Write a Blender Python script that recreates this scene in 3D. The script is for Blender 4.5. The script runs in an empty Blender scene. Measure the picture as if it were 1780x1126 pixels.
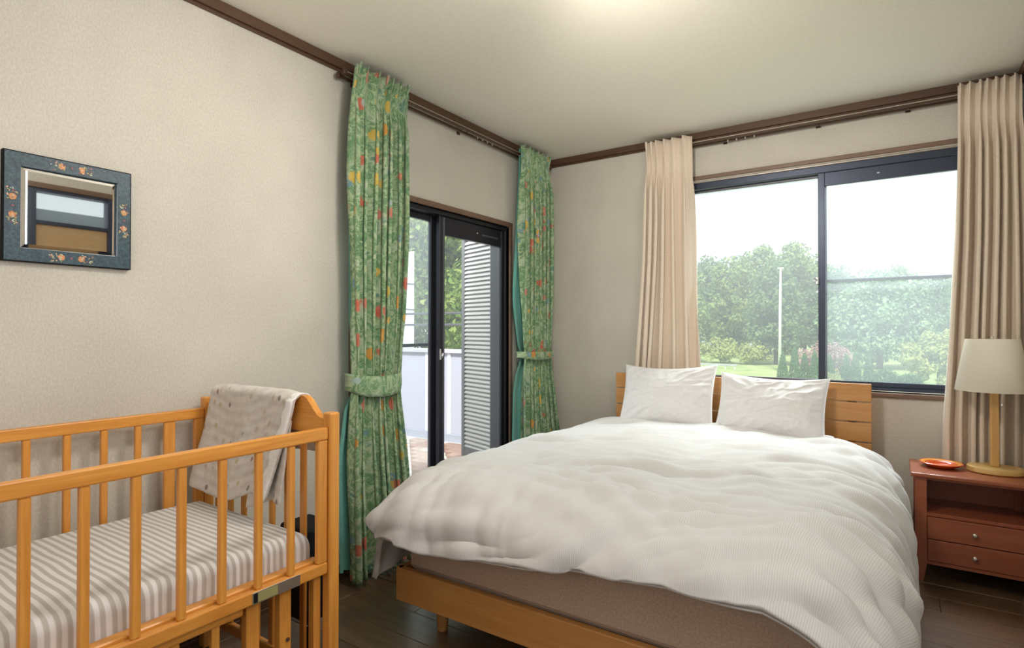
import bpy, bmesh, math, random
import numpy as np
from mathutils import Vector, Matrix, noise
PI = math.pi
random.seed(7); RNG = np.random.default_rng(11)
SC = bpy.context.scene
COL = SC.collection

# ------------------------------------------------------------ camera, sky, sun, lights, exposure
cam_d = bpy.data.cameras.new('camera'); cam = bpy.data.objects.new('camera', cam_d); COL.objects.link(cam)
cam_d.sensor_fit = 'HORIZONTAL'; cam_d.sensor_width = 36.0; cam_d.lens = 992.66 / 1780 * 36.0
cam_d.clip_start = 0.05; cam_d.clip_end = 500
cam.location = (2.144, -3.671, 1.152)
cam.rotation_euler = (PI / 2 + 0.0091938, -0.0009, 0.592328)
SC.camera = cam
SC.view_settings.view_transform = 'Standard'; SC.view_settings.look = 'None'
SC.view_settings.gamma = 1.0; SC.view_settings.use_curve_mapping = False
SC.view_settings.exposure = 0.22

world = bpy.data.worlds.new('overcast_sky'); SC.world = world; world.use_nodes = True
wn = world.node_tree.nodes; wl = world.node_tree.links
bg = wn['Background']
wtc = wn.new('ShaderNodeTexCoord'); wsep = wn.new('ShaderNodeSeparateXYZ'); wr = wn.new('ShaderNodeValToRGB')
wl.new(wtc.outputs['Generated'], wsep.inputs[0]); wl.new(wsep.outputs['Z'], wr.inputs[0]); wl.new(wr.outputs[0], bg.inputs[0])
wr.color_ramp.elements[0].position = 0.0; wr.color_ramp.elements[0].color = (0.88, 0.91, 0.94, 1)
wr.color_ramp.elements[1].position = 1.0; wr.color_ramp.elements[1].color = (0.80, 0.86, 0.95, 1)
bg.inputs[1].default_value = 0.88

def light(name, kind, loc, rot, energy, color, **k):
    d = bpy.data.lights.new(name, kind); d.energy = energy; d.color = color
    for a, v in k.items(): setattr(d, a, v)
    o = bpy.data.objects.new(name, d); COL.objects.link(o); o.location = loc; o.rotation_euler = rot
    return o
# hazy sun from behind the house, high over the roof
light('sun', 'SUN', (0, 0, 12), (math.radians(40), math.radians(16), 0), 4.4, (1.0, 0.96, 0.86), angle=math.radians(6))
# added unseen fill lamps: around the ceiling lamp position, at the rear and side
light('ceiling_fill_point', 'POINT', (1.35, -2.28, 2.2), (0, 0, 0), 8, (1.0, 0.95, 0.86), shadow_soft_size=0.14)
light('back_wall_fill_spot', 'SPOT', (1.35, -2.28, 2.2), (math.radians(76), 0, 0), 62, (1.0, 0.94, 0.85), spot_size=math.radians(105), spot_blend=1.0, shadow_soft_size=0.14)  # added spot that brightens the back wall; no fixture is built
light('left_wall_fill_spot', 'SPOT', (1.35, -2.28, 2.2), (math.radians(55), 0, math.radians(112)), 32, (1.0, 0.95, 0.88), spot_size=math.radians(120), spot_blend=1.0, shadow_soft_size=0.14)  # second added spot, brightening the left wall and crib
light('rear_fill', 'AREA', (1.5, -4.5, 1.45), (math.radians(112), 0, 0), 11, (0.97, 0.98, 1.0), shape='RECTANGLE', size=2.2, size_y=1.6)  # added fill behind the camera; the rear wall has no window
light('side_fill', 'AREA', (2.60, -2.9, 1.75), (0, math.radians(90), 0), 14, (0.98, 0.98, 1.0), shape='RECTANGLE', size=0.9, size_y=1.1)  # added fill just inside the right wall, no window behind it
light('window_daylight_fill', 'AREA', (1.79, 1.0, 2.95), (math.radians(-48), 0, 0), 170, (0.95, 0.98, 1.0), shape='RECTANGLE', size=2.0, size_y=1.0)  # added area lamp outside, above view, strengthening the daylight through the window
light('door_daylight_fill', 'AREA', (-1.3, -1.25, 2.7), (0, math.radians(-50), 0), 50, (0.95, 0.98, 1.0), shape='RECTANGLE', size=1.0, size_y=1.5)  # likewise an added lamp, outside over the terrace door

# ------------------------------------------------------------ materials
MATS = {}
def N(nt, kind, **k):
    n = nt.nodes.new(kind)
    for a, v in k.items():
        if a.startswith('_'): setattr(n, a[1:], v)
        else: n.inputs[a.replace('__', ' ')].default_value = v
    return n
def mat(name, color, rough=0.6, metal=0.0, spec=0.5, **k):
    m = bpy.data.materials.new(name); m.use_nodes = True; MATS[name] = m
    b = m.node_tree.nodes['Principled BSDF']
    b.inputs['Base Color'].default_value = (*color, 1); b.inputs['Roughness'].default_value = rough
    b.inputs['Metallic'].default_value = metal; b.inputs['Specular IOR Level'].default_value = spec
    for a, v in k.items(): b.inputs[a.replace('__', ' ')].default_value = v
    return m
def B(m): return m.node_tree.nodes['Principled BSDF']
def coords(m, kind='Object', scale=(1, 1, 1), rot=(0, 0, 0)):
    nt = m.node_tree; tc = nt.nodes.new('ShaderNodeTexCoord'); mp = nt.nodes.new('ShaderNodeMapping')
    mp.inputs['Scale'].default_value = scale; mp.inputs['Rotation'].default_value = rot
    nt.links.new(tc.outputs[kind], mp.inputs['Vector']); return mp.outputs['Vector']
def ramp(m, src, stops, interp='LINEAR'):
    nt = m.node_tree; r = nt.nodes.new('ShaderNodeValToRGB'); r.color_ramp.interpolation = interp
    e = r.color_ramp.elements
    while len(e) > len(stops): e.remove(e[-1])
    while len(e) < len(stops): e.new(0.5)
    for i, (p, c) in enumerate(stops):
        e[i].position = p; e[i].color = (*c, 1) if len(c) == 3 else c
    nt.links.new(src, r.inputs[0]); return r.outputs[0]
def tex_noise(m, vec, scale, detail=3, rough=0.5, dist=0.0):
    n = N(m.node_tree, 'ShaderNodeTexNoise', Scale=scale, Detail=detail, Roughness=rough, Distortion=dist)
    m.node_tree.links.new(vec, n.inputs['Vector']); return n.outputs['Fac']
def mixc(m, fac, a, b, mode='MIX'):
    nt = m.node_tree; x = nt.nodes.new('ShaderNodeMix'); x.data_type = 'RGBA'; x.blend_type = mode
    for s, v in ((0, fac), (6, a), (7, b)):
        if hasattr(v, 'is_linked') or hasattr(v, 'links'): nt.links.new(v, x.inputs[s])
        else: x.inputs[s].default_value = v if s == 0 else (*v, 1)
    return x.outputs[2]
def bump(m, src, strength=0.2, dist=0.002):
    b = N(m.node_tree, 'ShaderNodeBump', Strength=strength, Distance=dist)
    m.node_tree.links.new(src, b.inputs['Height']); m.node_tree.links.new(b.outputs[0], B(m).inputs['Normal'])
def setc(m, out): m.node_tree.links.new(out, B(m).inputs['Base Color'])
def math_n(m, op, a, b=None):
    n = m.node_tree.nodes.new('ShaderNodeMath'); n.operation = op
    for i, v in enumerate((a, b)):
        if v is None: continue
        if isinstance(v, (int, float)): n.inputs[i].default_value = v
        else: m.node_tree.links.new(v, n.inputs[i])
    return n.outputs[0]

def wallpaper(name, c1, c2):
    m = mat(name, c1, 0.85, spec=0.25)
    v = coords(m, scale=(1, 1, 0.55)); n = tex_noise(m, v, 190, 5, 0.65)
    n2 = tex_noise(m, coords(m), 3, 2)
    c = ramp(m, n, [(0.33, c2), (0.66, c1)]); c = mixc(m, 0.35, c, ramp(m, n2, [(0.3, c2), (0.7, c1)]))
    setc(m, c); bump(m, n, 0.35, 0.003); return m
wallpaper('wallpaper', (0.675, 0.635, 0.555), (0.505, 0.468, 0.405))
def ceil_mat():
    m = mat('ceiling_paper', (0.72, 0.68, 0.59), 0.9, spec=0.2)
    n = tex_noise(m, coords(m), 60, 4, 0.6); setc(m, ramp(m, n, [(0.3, (0.82, 0.77, 0.67)), (0.7, (0.87, 0.82, 0.72))])); bump(m, n, 0.15, 0.002)
ceil_mat()
def wood(name, c1, c2, rough=0.4, axis='y', scale=1.0, coat=0.0, contrast=(0.35, 0.65)):
    m = mat(name, c1, rough, **({'Coat__Weight': coat, 'Coat__Roughness': 0.25} if coat else {}))
    s = {'x': (0.6, 9, 9), 'y': (9, 0.6, 9), 'z': (9, 9, 0.6)}[axis]
    v = coords(m, scale=tuple(q * scale for q in s))
    n = tex_noise(m, v, 2.2, 6, 0.6, 0.8)
    w = N(m.node_tree, 'ShaderNodeTexNoise', Scale=14, Detail=3, Roughness=0.7); m.node_tree.links.new(v, w.inputs['Vector'])
    f = math_n(m, 'ADD', math_n(m, 'MULTIPLY', n, 0.7), math_n(m, 'MULTIPLY', w.outputs['Fac'], 0.3))
    setc(m, ramp(m, f, [(contrast[0], c2), (contrast[1], c1)])); bump(m, w.outputs['Fac'], 0.06, 0.001); return m
for ax in 'xyz':
    wood('pine_' + ax, (0.80, 0.365, 0.070), (0.60, 0.225, 0.032), 0.38, ax, 1.3, 0.25)
    wood('bedwood_' + ax, (0.60, 0.30, 0.095), (0.47, 0.205, 0.05), 0.42, ax, 1.0, 0.2)
    wood('cherry_' + ax, (0.36, 0.105, 0.045), (0.27, 0.068, 0.028), 0.38, ax, 0.8, 0.2)
    wood('dark_trim_' + ax, (0.115, 0.058, 0.030), (0.075, 0.036, 0.019), 0.45, ax, 0.8, 0.1)
wood('lampwood', (0.66, 0.40, 0.14), (0.55, 0.29, 0.08), 0.4, 'z', 1.0, 0.2)
wood('lampbasewood', (0.68, 0.46, 0.16), (0.58, 0.34, 0.10), 0.38, 'x', 1.0, 0.2)
wood('casing_wood', (0.20, 0.115, 0.075), (0.14, 0.078, 0.05), 0.45, 'x', 0.8, 0.15)
wood('casing_wood_y', (0.20, 0.115, 0.075), (0.14, 0.078, 0.05), 0.45, 'y', 0.8, 0.15)
wood('tan_panel', (0.50, 0.34, 0.18), (0.42, 0.27, 0.13), 0.4, 'y', 0.8)
def floor_mats():
    for i, k in enumerate((1.0, 0.84, 1.14)):
        m = wood('floor_wood_%s' % 'abc'[i], (0.16 * k, 0.094 * k, 0.050 * k), (0.085 * k, 0.047 * k, 0.025 * k), 0.36, 'x', 1.6, 1.0)
floor_mats()
mat('gap_dark', (0.02, 0.012, 0.008), 0.7)
mat('black_metal', (0.018, 0.018, 0.022), 0.38, 0.4)
mat('bronze_frame', (0.030, 0.030, 0.040), 0.35, 0.5)
mat('blue_frame', (0.045, 0.055, 0.085), 0.35, 0.5)
mat('grey_frame', (0.13, 0.13, 0.155), 0.4, 0.5)
mat('shutter_grey', (0.13, 0.13, 0.14), 0.5, 0.3)
mat('shutter_slat', (0.52, 0.50, 0.47), 0.5)
mat('chrome', (0.75, 0.75, 0.74), 0.2, 1.0)
mat('satin_nickel', (0.75, 0.70, 0.62), 0.3, 0.9)
mat('rail_brown', (0.085, 0.045, 0.026), 0.35, 0.3)
mat('rail_edge', (0.48, 0.42, 0.36), 0.35, 0.4)
mat('white_plastic', (0.8, 0.79, 0.76), 0.4)
mat('black_plastic', (0.006, 0.006, 0.007), 0.75, spec=0.2)
mat('grey_plastic', (0.12, 0.12, 0.14), 0.45)
mat('orange_ceramic', (0.62, 0.085, 0.012), 0.25, Coat__Weight=0.4)
mat('plate_yellow', (0.72, 0.27, 0.03), 0.3)
mat('parapet', (0.44, 0.44, 0.55), 0.7)
mat('parapet_frame', (0.36, 0.37, 0.46), 0.6)
mat('parapet_cap', (0.52, 0.52, 0.60), 0.5)
mat('joint_white', (0.80, 0.80, 0.80), 0.5)
mat('render_white', (0.66, 0.67, 0.70), 0.7)
mat('roof_grey', (0.16, 0.17, 0.19), 0.6)
mat('pole_white', (0.74, 0.76, 0.76), 0.5)
mat('rail_grey', (0.42, 0.43, 0.50), 0.5)
mat('rock', (0.42, 0.41, 0.42), 0.9)
mat('bark', (0.11, 0.085, 0.065), 0.9)
mat('mattress_seam', (0.30, 0.21, 0.155), 0.9)

def fabric(name, c1, c2, scale=400, rough=0.92, bstr=0.15, sheen=0.3):
    m = mat(name, c1, rough, spec=0.2, Sheen__Weight=sheen)
    n = tex_noise(m, coords(m), scale, 2, 0.5)
    setc(m, ramp(m, n, [(0.35, c2), (0.65, c1)])); bump(m, n, bstr, 0.001); return m
fabric('mattress_cloth', (0.56, 0.42, 0.32), (0.46, 0.335, 0.25), 160)
fabric('pillow_cloth', (0.69, 0.67, 0.665), (0.66, 0.64, 0.635), 60, bstr=0.05)
fabric('binding_white', (0.85, 0.83, 0.80), (0.78, 0.76, 0.73), 120)
fabric('beige_curtain', (0.76, 0.65, 0.53), (0.68, 0.57, 0.45), 220)
fabric('teal_lining', (0.16, 0.42, 0.36), (0.12, 0.34, 0.29), 200)
def shade_mat():
    m = mat('shade_cloth', (0.92, 0.88, 0.79), 0.8, spec=0.2, Transmission__Weight=0.0)
    nt = m.node_tree; b = B(m); tr = N(nt, 'ShaderNodeBsdfTranslucent'); tr.inputs[0].default_value = (0.95, 0.9, 0.8, 1)
    mx = N(nt, 'ShaderNodeMixShader'); mx.inputs[0].default_value = 0.5
    nt.links.new(b.outputs[0], mx.inputs[1]); nt.links.new(tr.outputs[0], mx.inputs[2])
    nt.links.new(mx.outputs[0], nt.nodes['Material Output'].inputs[0])
shade_mat()
def uvmap(m, scale=(1, 1, 1)): return coords(m, 'UV', scale)
def duvet_mat():
    m = mat('duvet_cloth', (0.80, 0.785, 0.77), 0.92, spec=0.2, Sheen__Weight=0.3)
    uv = uvmap(m); nt = m.node_tree
    w = N(nt, 'ShaderNodeTexWave', Scale=52, Distortion=0.15, Detail=0); w.wave_type = 'BANDS'; w.bands_direction = 'X'; w.inputs['Scale'].default_value = 62
    nt.links.new(uv, w.inputs['Vector'])
    n = tex_noise(m, uv, 90, 3)
    c = ramp(m, w.outputs['Fac'], [(0.25, (0.62, 0.60, 0.575)), (0.62, (0.70, 0.69, 0.685))])
    setc(m, c); bump(m, math_n(m, 'ADD', w.outputs['Fac'], n), 0.12, 0.0015)
duvet_mat()
def crib_sheet():
    m = mat('striped_sheet', (0.8, 0.8, 0.8), 0.9, spec=0.2)
    uv = uvmap(m); nt = m.node_tree
    w = N(nt, 'ShaderNodeTexWave', Scale=1.0 / 0.0185 / PI / 2 * PI, Distortion=0.12, Detail=1); w.wave_type = 'BANDS'; w.bands_direction = 'Y'
    w.inputs['Scale'].default_value = 1.0 / 0.0200 * 0.314
    nt.links.new(uv, w.inputs['Vector'])
    setc(m, ramp(m, w.outputs['Fac'], [(0.30, (0.50, 0.465, 0.43)), (0.66, (0.74, 0.725, 0.715))]))
crib_sheet()
def dots():
    m = mat('dotted_blanket', (0.66, 0.6, 0.54), 0.95, spec=0.15, Sheen__Weight=0.4)
    uv = uvmap(m); nt = m.node_tree
    v = N(nt, 'ShaderNodeTexVoronoi', Scale=28, Randomness=0.6); nt.links.new(uv, v.inputs['Vector'])
    dot = ramp(m, v.outputs['Distance'], [(0.22, (1, 1, 1)), (0.30, (0, 0, 0))])
    sep = N(nt, 'ShaderNodeSeparateColor'); nt.links.new(v.outputs['Color'], sep.inputs[0])
    dc = ramp(m, sep.outputs[0], [(0.0, (0.50, 0.42, 0.32)), (0.35, (0.20, 0.15, 0.13)), (0.5, (0.52, 0.36, 0.24)), (0.62, (0.45, 0.42, 0.20)), (0.75, (0.30, 0.13, 0.11)), (0.86, (0.60, 0.55, 0.48))], 'CONSTANT')
    n = tex_noise(m, uv, 30, 3)
    base = ramp(m, n, [(0.35, (0.56, 0.51, 0.46)), (0.65, (0.68, 0.63, 0.58))])
    w = N(nt, 'ShaderNodeTexWave', Scale=9, Distortion=1.0, Detail=2); w.bands_direction = 'Y'; nt.links.new(uv, w.inputs['Vector'])
    base = mixc(m, 0.25, base, ramp(m, w.outputs['Fac'], [(0.3, (0.48, 0.42, 0.36)), (0.7, (0.70, 0.66, 0.61))]))
    f2 = math_n(m, 'MULTIPLY', dot, 0.85)
    setc(m, mixc(m, f2, base, dc)); bump(m, math_n(m, 'ADD', w.outputs['Fac'], n), 0.25, 0.003)
dots()
def floral():
    m = mat('floral_curtain', (0.2, 0.35, 0.15), 0.8, spec=0.25, Sheen__Weight=0.2)
    uv = uvmap(m); nt = m.node_tree
    uvs = coords(m, 'UV', (0.95, 0.8, 1)); n1 = tex_noise(m, uvs, 10, 3, 0.5, 0.9)
    base = ramp(m, n1, [(0.28, (0.07, 0.17, 0.09)), (0.40, (0.16, 0.29, 0.14)), (0.46, (0.36, 0.46, 0.27)), (0.50, (0.12, 0.25, 0.13)), (0.56, (0.20, 0.33, 0.17)), (0.62, (0.42, 0.50, 0.34)), (0.70, (0.11, 0.24, 0.17))])
    n2 = tex_noise(m, uvs, 26, 2, 0.5, 1.2)
    vine = ramp(m, n2, [(0.47, (0, 0, 0)), (0.50, (1, 1, 1)), (0.53, (0, 0, 0))])
    base = mixc(m, math_n(m, 'MULTIPLY', vine, 0.75), base, (0.52, 0.60, 0.36))
    # distorted coordinates give the petals ragged rims
    nz = N(nt, 'ShaderNodeTexNoise', Scale=60, Detail=2); nt.links.new(uv, nz.inputs['Vector'])
    vm = N(nt, 'ShaderNodeVectorMath', _operation='MULTIPLY_ADD'); nt.links.new(nz.outputs['Color'], vm.inputs[0])
    vm.inputs[1].default_value = (0.022, 0.022, 0); nt.links.new(uv, vm.inputs[2])
    for sc, rnd, r0, cols, off in ((8.5, 1.0, 0.24, [(0, (0.62, 0.10, 0.07)), (0.3, (0.66, 0.27, 0.03)), (0.5, (0.60, 0.16, 0.13)), (0.66, (0.66, 0.42, 0.06))], 0.36),
                                   (13.0, 1.0, 0.21, [(0, (0.14, 0.28, 0.33)), (0.4, (0.68, 0.42, 0.08)), (0.6, (0.36, 0.46, 0.46)), (0.8, (0.55, 0.13, 0.09))], 0.5)):
        v = N(nt, 'ShaderNodeTexVoronoi', Scale=sc, Randomness=rnd); nt.links.new(vm.outputs[0], v.inputs['Vector'])
        sep = N(nt, 'ShaderNodeSeparateColor'); nt.links.new(v.outputs['Color'], sep.inputs[0])
        keep = math_n(m, 'GREATER_THAN', sep.outputs[1], off)
        d = ramp(m, v.outputs['Distance'], [(r0, (1, 1, 1)), (r0 + 0.05, (0, 0, 0))])
        fc = ramp(m, sep.outputs[0], cols, 'CONSTANT')
        ctr = ramp(m, v.outputs['Distance'], [(0.05, (1, 1, 1)), (0.09, (0, 0, 0))])
        fc = mixc(m, math_n(m, 'MULTIPLY', ctr, 0.6), fc, (0.75, 0.55, 0.15))
        base = mixc(m, math_n(m, 'MULTIPLY', math_n(m, 'MULTIPLY', d, keep), 0.8), base, fc)
    setc(m, base)
floral()
def mirror_frame_mat():
    m = mat('mirror_frame_teal', (0.03, 0.07, 0.09), 0.45)
    n = tex_noise(m, coords(m), 120, 3, 0.7)
    setc(m, ramp(m, n, [(0.35, (0.010, 0.026, 0.045)), (0.55, (0.026, 0.066, 0.088)), (0.7, (0.05, 0.11, 0.125))]))
mirror_frame_mat()
mat('mirror_silver', (0.93, 0.93, 0.93), 0.015, 1.0)
mat('paint_orange', (0.62, 0.25, 0.08), 0.5); mat('paint_peach', (0.66, 0.40, 0.25), 0.5)
mat('paint_olive', (0.32, 0.29, 0.12), 0.5); mat('paint_plum', (0.22, 0.07, 0.10), 0.5); mat('paint_mint', (0.40, 0.48, 0.38), 0.5)
def glass_mat(name, veil, tint=(0.93, 0.96, 0.95)):
    m = bpy.data.materials.new(name); m.use_nodes = True; MATS[name] = m; nt = m.node_tree
    nt.nodes.remove(nt.nodes['Principled BSDF'])
    t = N(nt, 'ShaderNodeBsdfTransparent'); t.inputs[0].default_value = (*tint, 1)
    g = N(nt, 'ShaderNodeBsdfGlossy', Roughness=0.02); g.inputs[0].default_value = (1, 1, 1, 1)
    fr = N(nt, 'ShaderNodeLayerWeight', Blend=0.5); mg = N(nt, 'ShaderNodeMixShader')
    pw = nt.nodes.new('ShaderNodeMath'); pw.operation = 'POWER'; pw.inputs[1].default_value = 5; nt.links.new(fr.outputs['Facing'], pw.inputs[0])
    ma = nt.nodes.new('ShaderNodeMath'); ma.operation = 'MULTIPLY_ADD'; ma.inputs[1].default_value = 0.25; ma.inputs[2].default_value = 0.008; nt.links.new(pw.outputs[0], ma.inputs[0])
    nt.links.new(ma.outputs[0], mg.inputs[0]); nt.links.new(t.outputs[0], mg.inputs[1]); nt.links.new(g.outputs[0], mg.inputs[2])
    tl = N(nt, 'ShaderNodeBsdfTranslucent'); tl.inputs[0].default_value = (0.92, 0.97, 1.0, 1)
    mx = N(nt, 'ShaderNodeMixShader'); mx.inputs[0].default_value = veil  # haze over the outdoor view, mixed into the pane as pale translucence
    nt.links.new(mg.outputs[0], mx.inputs[1]); nt.links.new(tl.outputs[0], mx.inputs[2])
    nt.links.new(mx.outputs[0], nt.nodes['Material Output'].inputs[0])
glass_mat('window_glass', 0.07); glass_mat('insect_mesh', 0.07, (0.97, 0.98, 1.0)); glass_mat('door_glass', 0.04)
def paver_mats():
    for i, c in enumerate(((0.50, 0.33, 0.26), (0.60, 0.45, 0.37), (0.42, 0.25, 0.20), (0.66, 0.56, 0.50))):
        m = mat('paver_%s' % 'abcd'[i], c, 0.85); n = tex_noise(m, coords(m), 30, 4)
        setc(m, ramp(m, n, [(0.3, tuple(q * 0.6 for q in c)), (0.7, tuple(q * 0.8 for q in c))])); bump(m, n, 0.3, 0.004)
paver_mats()
mat('mortar', (0.62, 0.60, 0.56), 0.95)
def ground_mat():
    m = mat('lawn', (0.3, 0.4, 0.12), 0.95)
    n = tex_noise(m, coords(m), 0.5, 5, 0.65); setc(m, ramp(m, n, [(0.35, (0.26, 0.38, 0.12)), (0.65, (0.50, 0.55, 0.24))]))
ground_mat()
def leafmat(name, c1, c2, trans=0.35):
    c1 = tuple(q * 0.85 for q in c1); c2 = tuple(q * 0.85 for q in c2)
    m = mat(name, c1, 0.6, spec=0.3); nt = m.node_tree
    oi = nt.nodes.new('ShaderNodeNewGeometry'); c = ramp(m, oi.outputs['Random Per Island'], [(0.0, c1), (1.0, c2)]); setc(m, c)
    tr = N(nt, 'ShaderNodeBsdfTranslucent'); nt.links.new(c, tr.inputs[0]); mx = N(nt, 'ShaderNodeMixShader'); mx.inputs[0].default_value = trans
    nt.links.new(B(m).outputs[0], mx.inputs[1]); nt.links.new(tr.outputs[0], mx.inputs[2]); nt.links.new(mx.outputs[0], nt.nodes['Material Output'].inputs[0])
leafmat('leaf_mid', (0.18, 0.28, 0.09), (0.42, 0.52, 0.18)); leafmat('leaf_dark', (0.10, 0.20, 0.08), (0.27, 0.39, 0.16))
leafmat('leaf_pale', (0.14, 0.28, 0.14), (0.46, 0.60, 0.32)); leafmat('leaf_yellow', (0.42, 0.52, 0.16), (0.66, 0.66, 0.26))
leafmat('leaf_bright', (0.24, 0.42, 0.10), (0.56, 0.66, 0.20)); leafmat('leaf_pink', (0.55, 0.30, 0.32), (0.74, 0.52, 0.50)); leafmat('leaf_conifer', (0.07, 0.20, 0.07), (0.17, 0.36, 0.12))

# ------------------------------------------------------------ mesh helpers (world coordinates in, local out)
def wloc(o):
    v = Vector((0, 0, 0))
    while o is not None: v += o.location; o = o.parent
    return v
def thing(name, label, cat, loc=(0, 0, 0), group=None):
    o = bpy.data.objects.new(name, None); COL.objects.link(o); o.location = loc; o.empty_display_size = 0.05
    return tag(o, label, cat, group)
def tag(o, label=None, cat=None, group=None, kind=None):
    if label: o['label'] = label
    if cat: o['category'] = cat
    if group: o['group'] = group
    if kind: o['kind'] = kind
    return o
def obj(name, bm, m, parent=None, smooth=False, label=None):
    """link a bmesh given in world coordinates as one mesh object"""
    me = bpy.data.meshes.new(name)
    if parent is not None: bmesh.ops.translate(bm, verts=bm.verts, vec=-wloc(parent))
    bmesh.ops.recalc_face_normals(bm, faces=bm.faces)
    bm.to_mesh(me); bm.free()
    ms = m if isinstance(m, (list, tuple)) else [m]
    for q in ms: me.materials.append(MATS[q])
    if smooth:
        me.polygons.foreach_set('use_smooth', [True] * len(me.polygons))
    o = bpy.data.objects.new(name, me); COL.objects.link(o)
    if parent is not None: o.parent = parent
    if label: o['label'] = label
    return o
def inst(name, src, parent, delta):
    """another piece sharing a mesh, moved by delta"""
    o = bpy.data.objects.new(name, src.data); COL.objects.link(o); o.parent = parent
    o.location = src.location + Vector(delta); return o
def autosmooth(o, ang=40):
    me = o.data; me.polygons.foreach_set('use_smooth', [True] * len(me.polygons))
    bm = bmesh.new(); bm.from_mesh(me); lim = math.radians(ang)
    for e in bm.edges: e.smooth = not (len(e.link_faces) == 2 and e.calc_face_angle(0) > lim)
    bm.to_mesh(me); bm.free(); return o
def new(): return bmesh.new()
def box(bm, x0, x1, y0, y1, z0, z1, bev=0.0, seg=1):
    vs = [bm.verts.new((x, y, z)) for x in (x0, x1) for y in (y0, y1) for z in (z0, z1)]
    f = [(0, 1, 3, 2), (4, 6, 7, 5), (0, 4, 5, 1), (2, 3, 7, 6), (0, 2, 6, 4), (1, 5, 7, 3)]
    fs = [bm.faces.new([vs[i] for i in q]) for q in f]
    if bev > 0:
        es = list({e for q in fs for e in q.edges})
        bmesh.ops.bevel(bm, geom=es, offset=bev, segments=seg, affect='EDGES', profile=0.5)
    return bm
def bx(*a, **k): return box(new(), *a, **k)
def tube(bm, pts, r, n=8, cap=True):
    pts = [Vector(p) for p in pts]; rs = r if isinstance(r, (list, tuple)) else [r] * len(pts)
    rings = []
    for i, p in enumerate(pts):
        t = (pts[min(i + 1, len(pts) - 1)] - pts[max(i - 1, 0)]).normalized()
        a = t.cross(Vector((0, 0, 1)));
        if a.length < 1e-3: a = t.cross(Vector((0, 1, 0)))
        a.normalize(); b = t.cross(a)
        rings.append([bm.verts.new(p + (a * math.cos(q * 2 * PI / n) + b * math.sin(q * 2 * PI / n)) * rs[i]) for q in range(n)])
    for A, C in zip(rings, rings[1:]):
        for q in range(n): bm.faces.new((A[q], A[(q + 1) % n], C[(q + 1) % n], C[q]))
    if cap: bm.faces.new(rings[0][::-1]); bm.faces.new(rings[-1])
    return bm
def lathe(bm, prof, c, n=32, sx=1.0, sy=1.0, cap=True):
    rings = [[bm.verts.new((c[0] + r * sx * math.cos(q * 2 * PI / n), c[1] + r * sy * math.sin(q * 2 * PI / n), c[2] + z)) for q in range(n)] for r, z in prof]
    for A, C in zip(rings, rings[1:]):
        for q in range(n): bm.faces.new((A[q], A[(q + 1) % n], C[(q + 1) % n], C[q]))
    if cap: bm.faces.new(rings[0][::-1]); bm.faces.new(rings[-1])
    return bm
def grid_obj(name, P, UV, m, parent=None, close_u=False, label=None, smooth=True):
    """P: array (nu, nv, 3) of world points"""
    nu, nv = P.shape[:2]; off = np.array(wloc(parent)) if parent is not None else 0
    V = (P - off).reshape(-1, 3)
    i, j = np.meshgrid(np.arange(nu if close_u else nu - 1), np.arange(nv - 1), indexing='ij')
    i2 = (i + 1) % nu
    F = np.stack([i * nv + j, i2 * nv + j, i2 * nv + j + 1, i * nv + j + 1], -1).reshape(-1, 4)
    me = bpy.data.meshes.new(name); me.vertices.add(len(V)); me.vertices.foreach_set('co', V.astype(np.float32).ravel())
    me.loops.add(F.size); me.loops.foreach_set('vertex_index', F.ravel().astype(np.int32))
    me.polygons.add(len(F)); me.polygons.foreach_set('loop_start', np.arange(0, F.size, 4, dtype=np.int32))
    me.update(calc_edges=True)
    if UV is not None:
        u = me.uv_layers.new(name='UVMap'); u.data.foreach_set('uv', UV.reshape(-1, 2)[F.ravel()].astype(np.float32).ravel())
    me.validate(); me.materials.append(MATS[m])
    if smooth: me.polygons.foreach_set('use_smooth', [True] * len(me.polygons))
    o = bpy.data.objects.new(name, me); COL.objects.link(o)
    if parent is not None: o.parent = parent
    if label: o['label'] = label
    return o
def solid(o, t, off=-1.0):
    md = o.modifiers.new('thickness', 'SOLIDIFY'); md.thickness = t; md.offset = off; return o
def nz(x, y, z=0.0): return noise.noise(Vector((x, y, z)))

# ------------------------------------------------------------ the room
RX = 2.66; RY = -4.7; H = 2.40; WT = 0.14
def struct(name, bm, m, label=None, parent=None):
    o = obj(name, bm, m, parent); o['kind'] = 'structure'
    if label: o['label'] = label
    return o
b = new()   # back wall around the window opening x .97-2.60, z .82-2.10
box(b, -WT, 0.97, 0, WT, -0.1, H); box(b, 2.60, RX + WT, 0, WT, -0.1, H); box(b, 0.97, 2.60, 0, WT, -0.1, 0.82); box(b, 0.97, 2.60, 0, WT, 2.095, H)
struct('wall_back', b, 'wallpaper', 'greige textured wallpaper wall with the wide window over the bed')
b = new()   # left wall around the glass door y -1.95..-.53, z .25-1.83
box(b, -WT, 0, -0.525, 0, -0.1, H); box(b, -WT, 0, RY - WT, -1.835, -0.1, H); box(b, -WT, 0, -1.835, -0.525, -0.1, 0.25); box(b, -WT, 0, -1.835, -0.525, 1.832, H)
struct('wall_left', b, 'wallpaper', 'greige textured wallpaper wall with mirror and terrace door')
b = new()   # right wall around door_2 y -2.36..-1.78, z .02-2.12
box(b, RX, RX + WT, -1.78, 0, -0.1, H); box(b, RX, RX + WT, RY - WT, -2.36, -0.1, H); box(b, RX, RX + WT, -2.36, -1.78, 2.12, H); box(b, RX, RX + WT, -2.36, -1.78, -0.1, 0.02)
struct('wall_right', b, 'wallpaper', 'greige wallpaper wall at the right, seen in the mirror')
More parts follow.
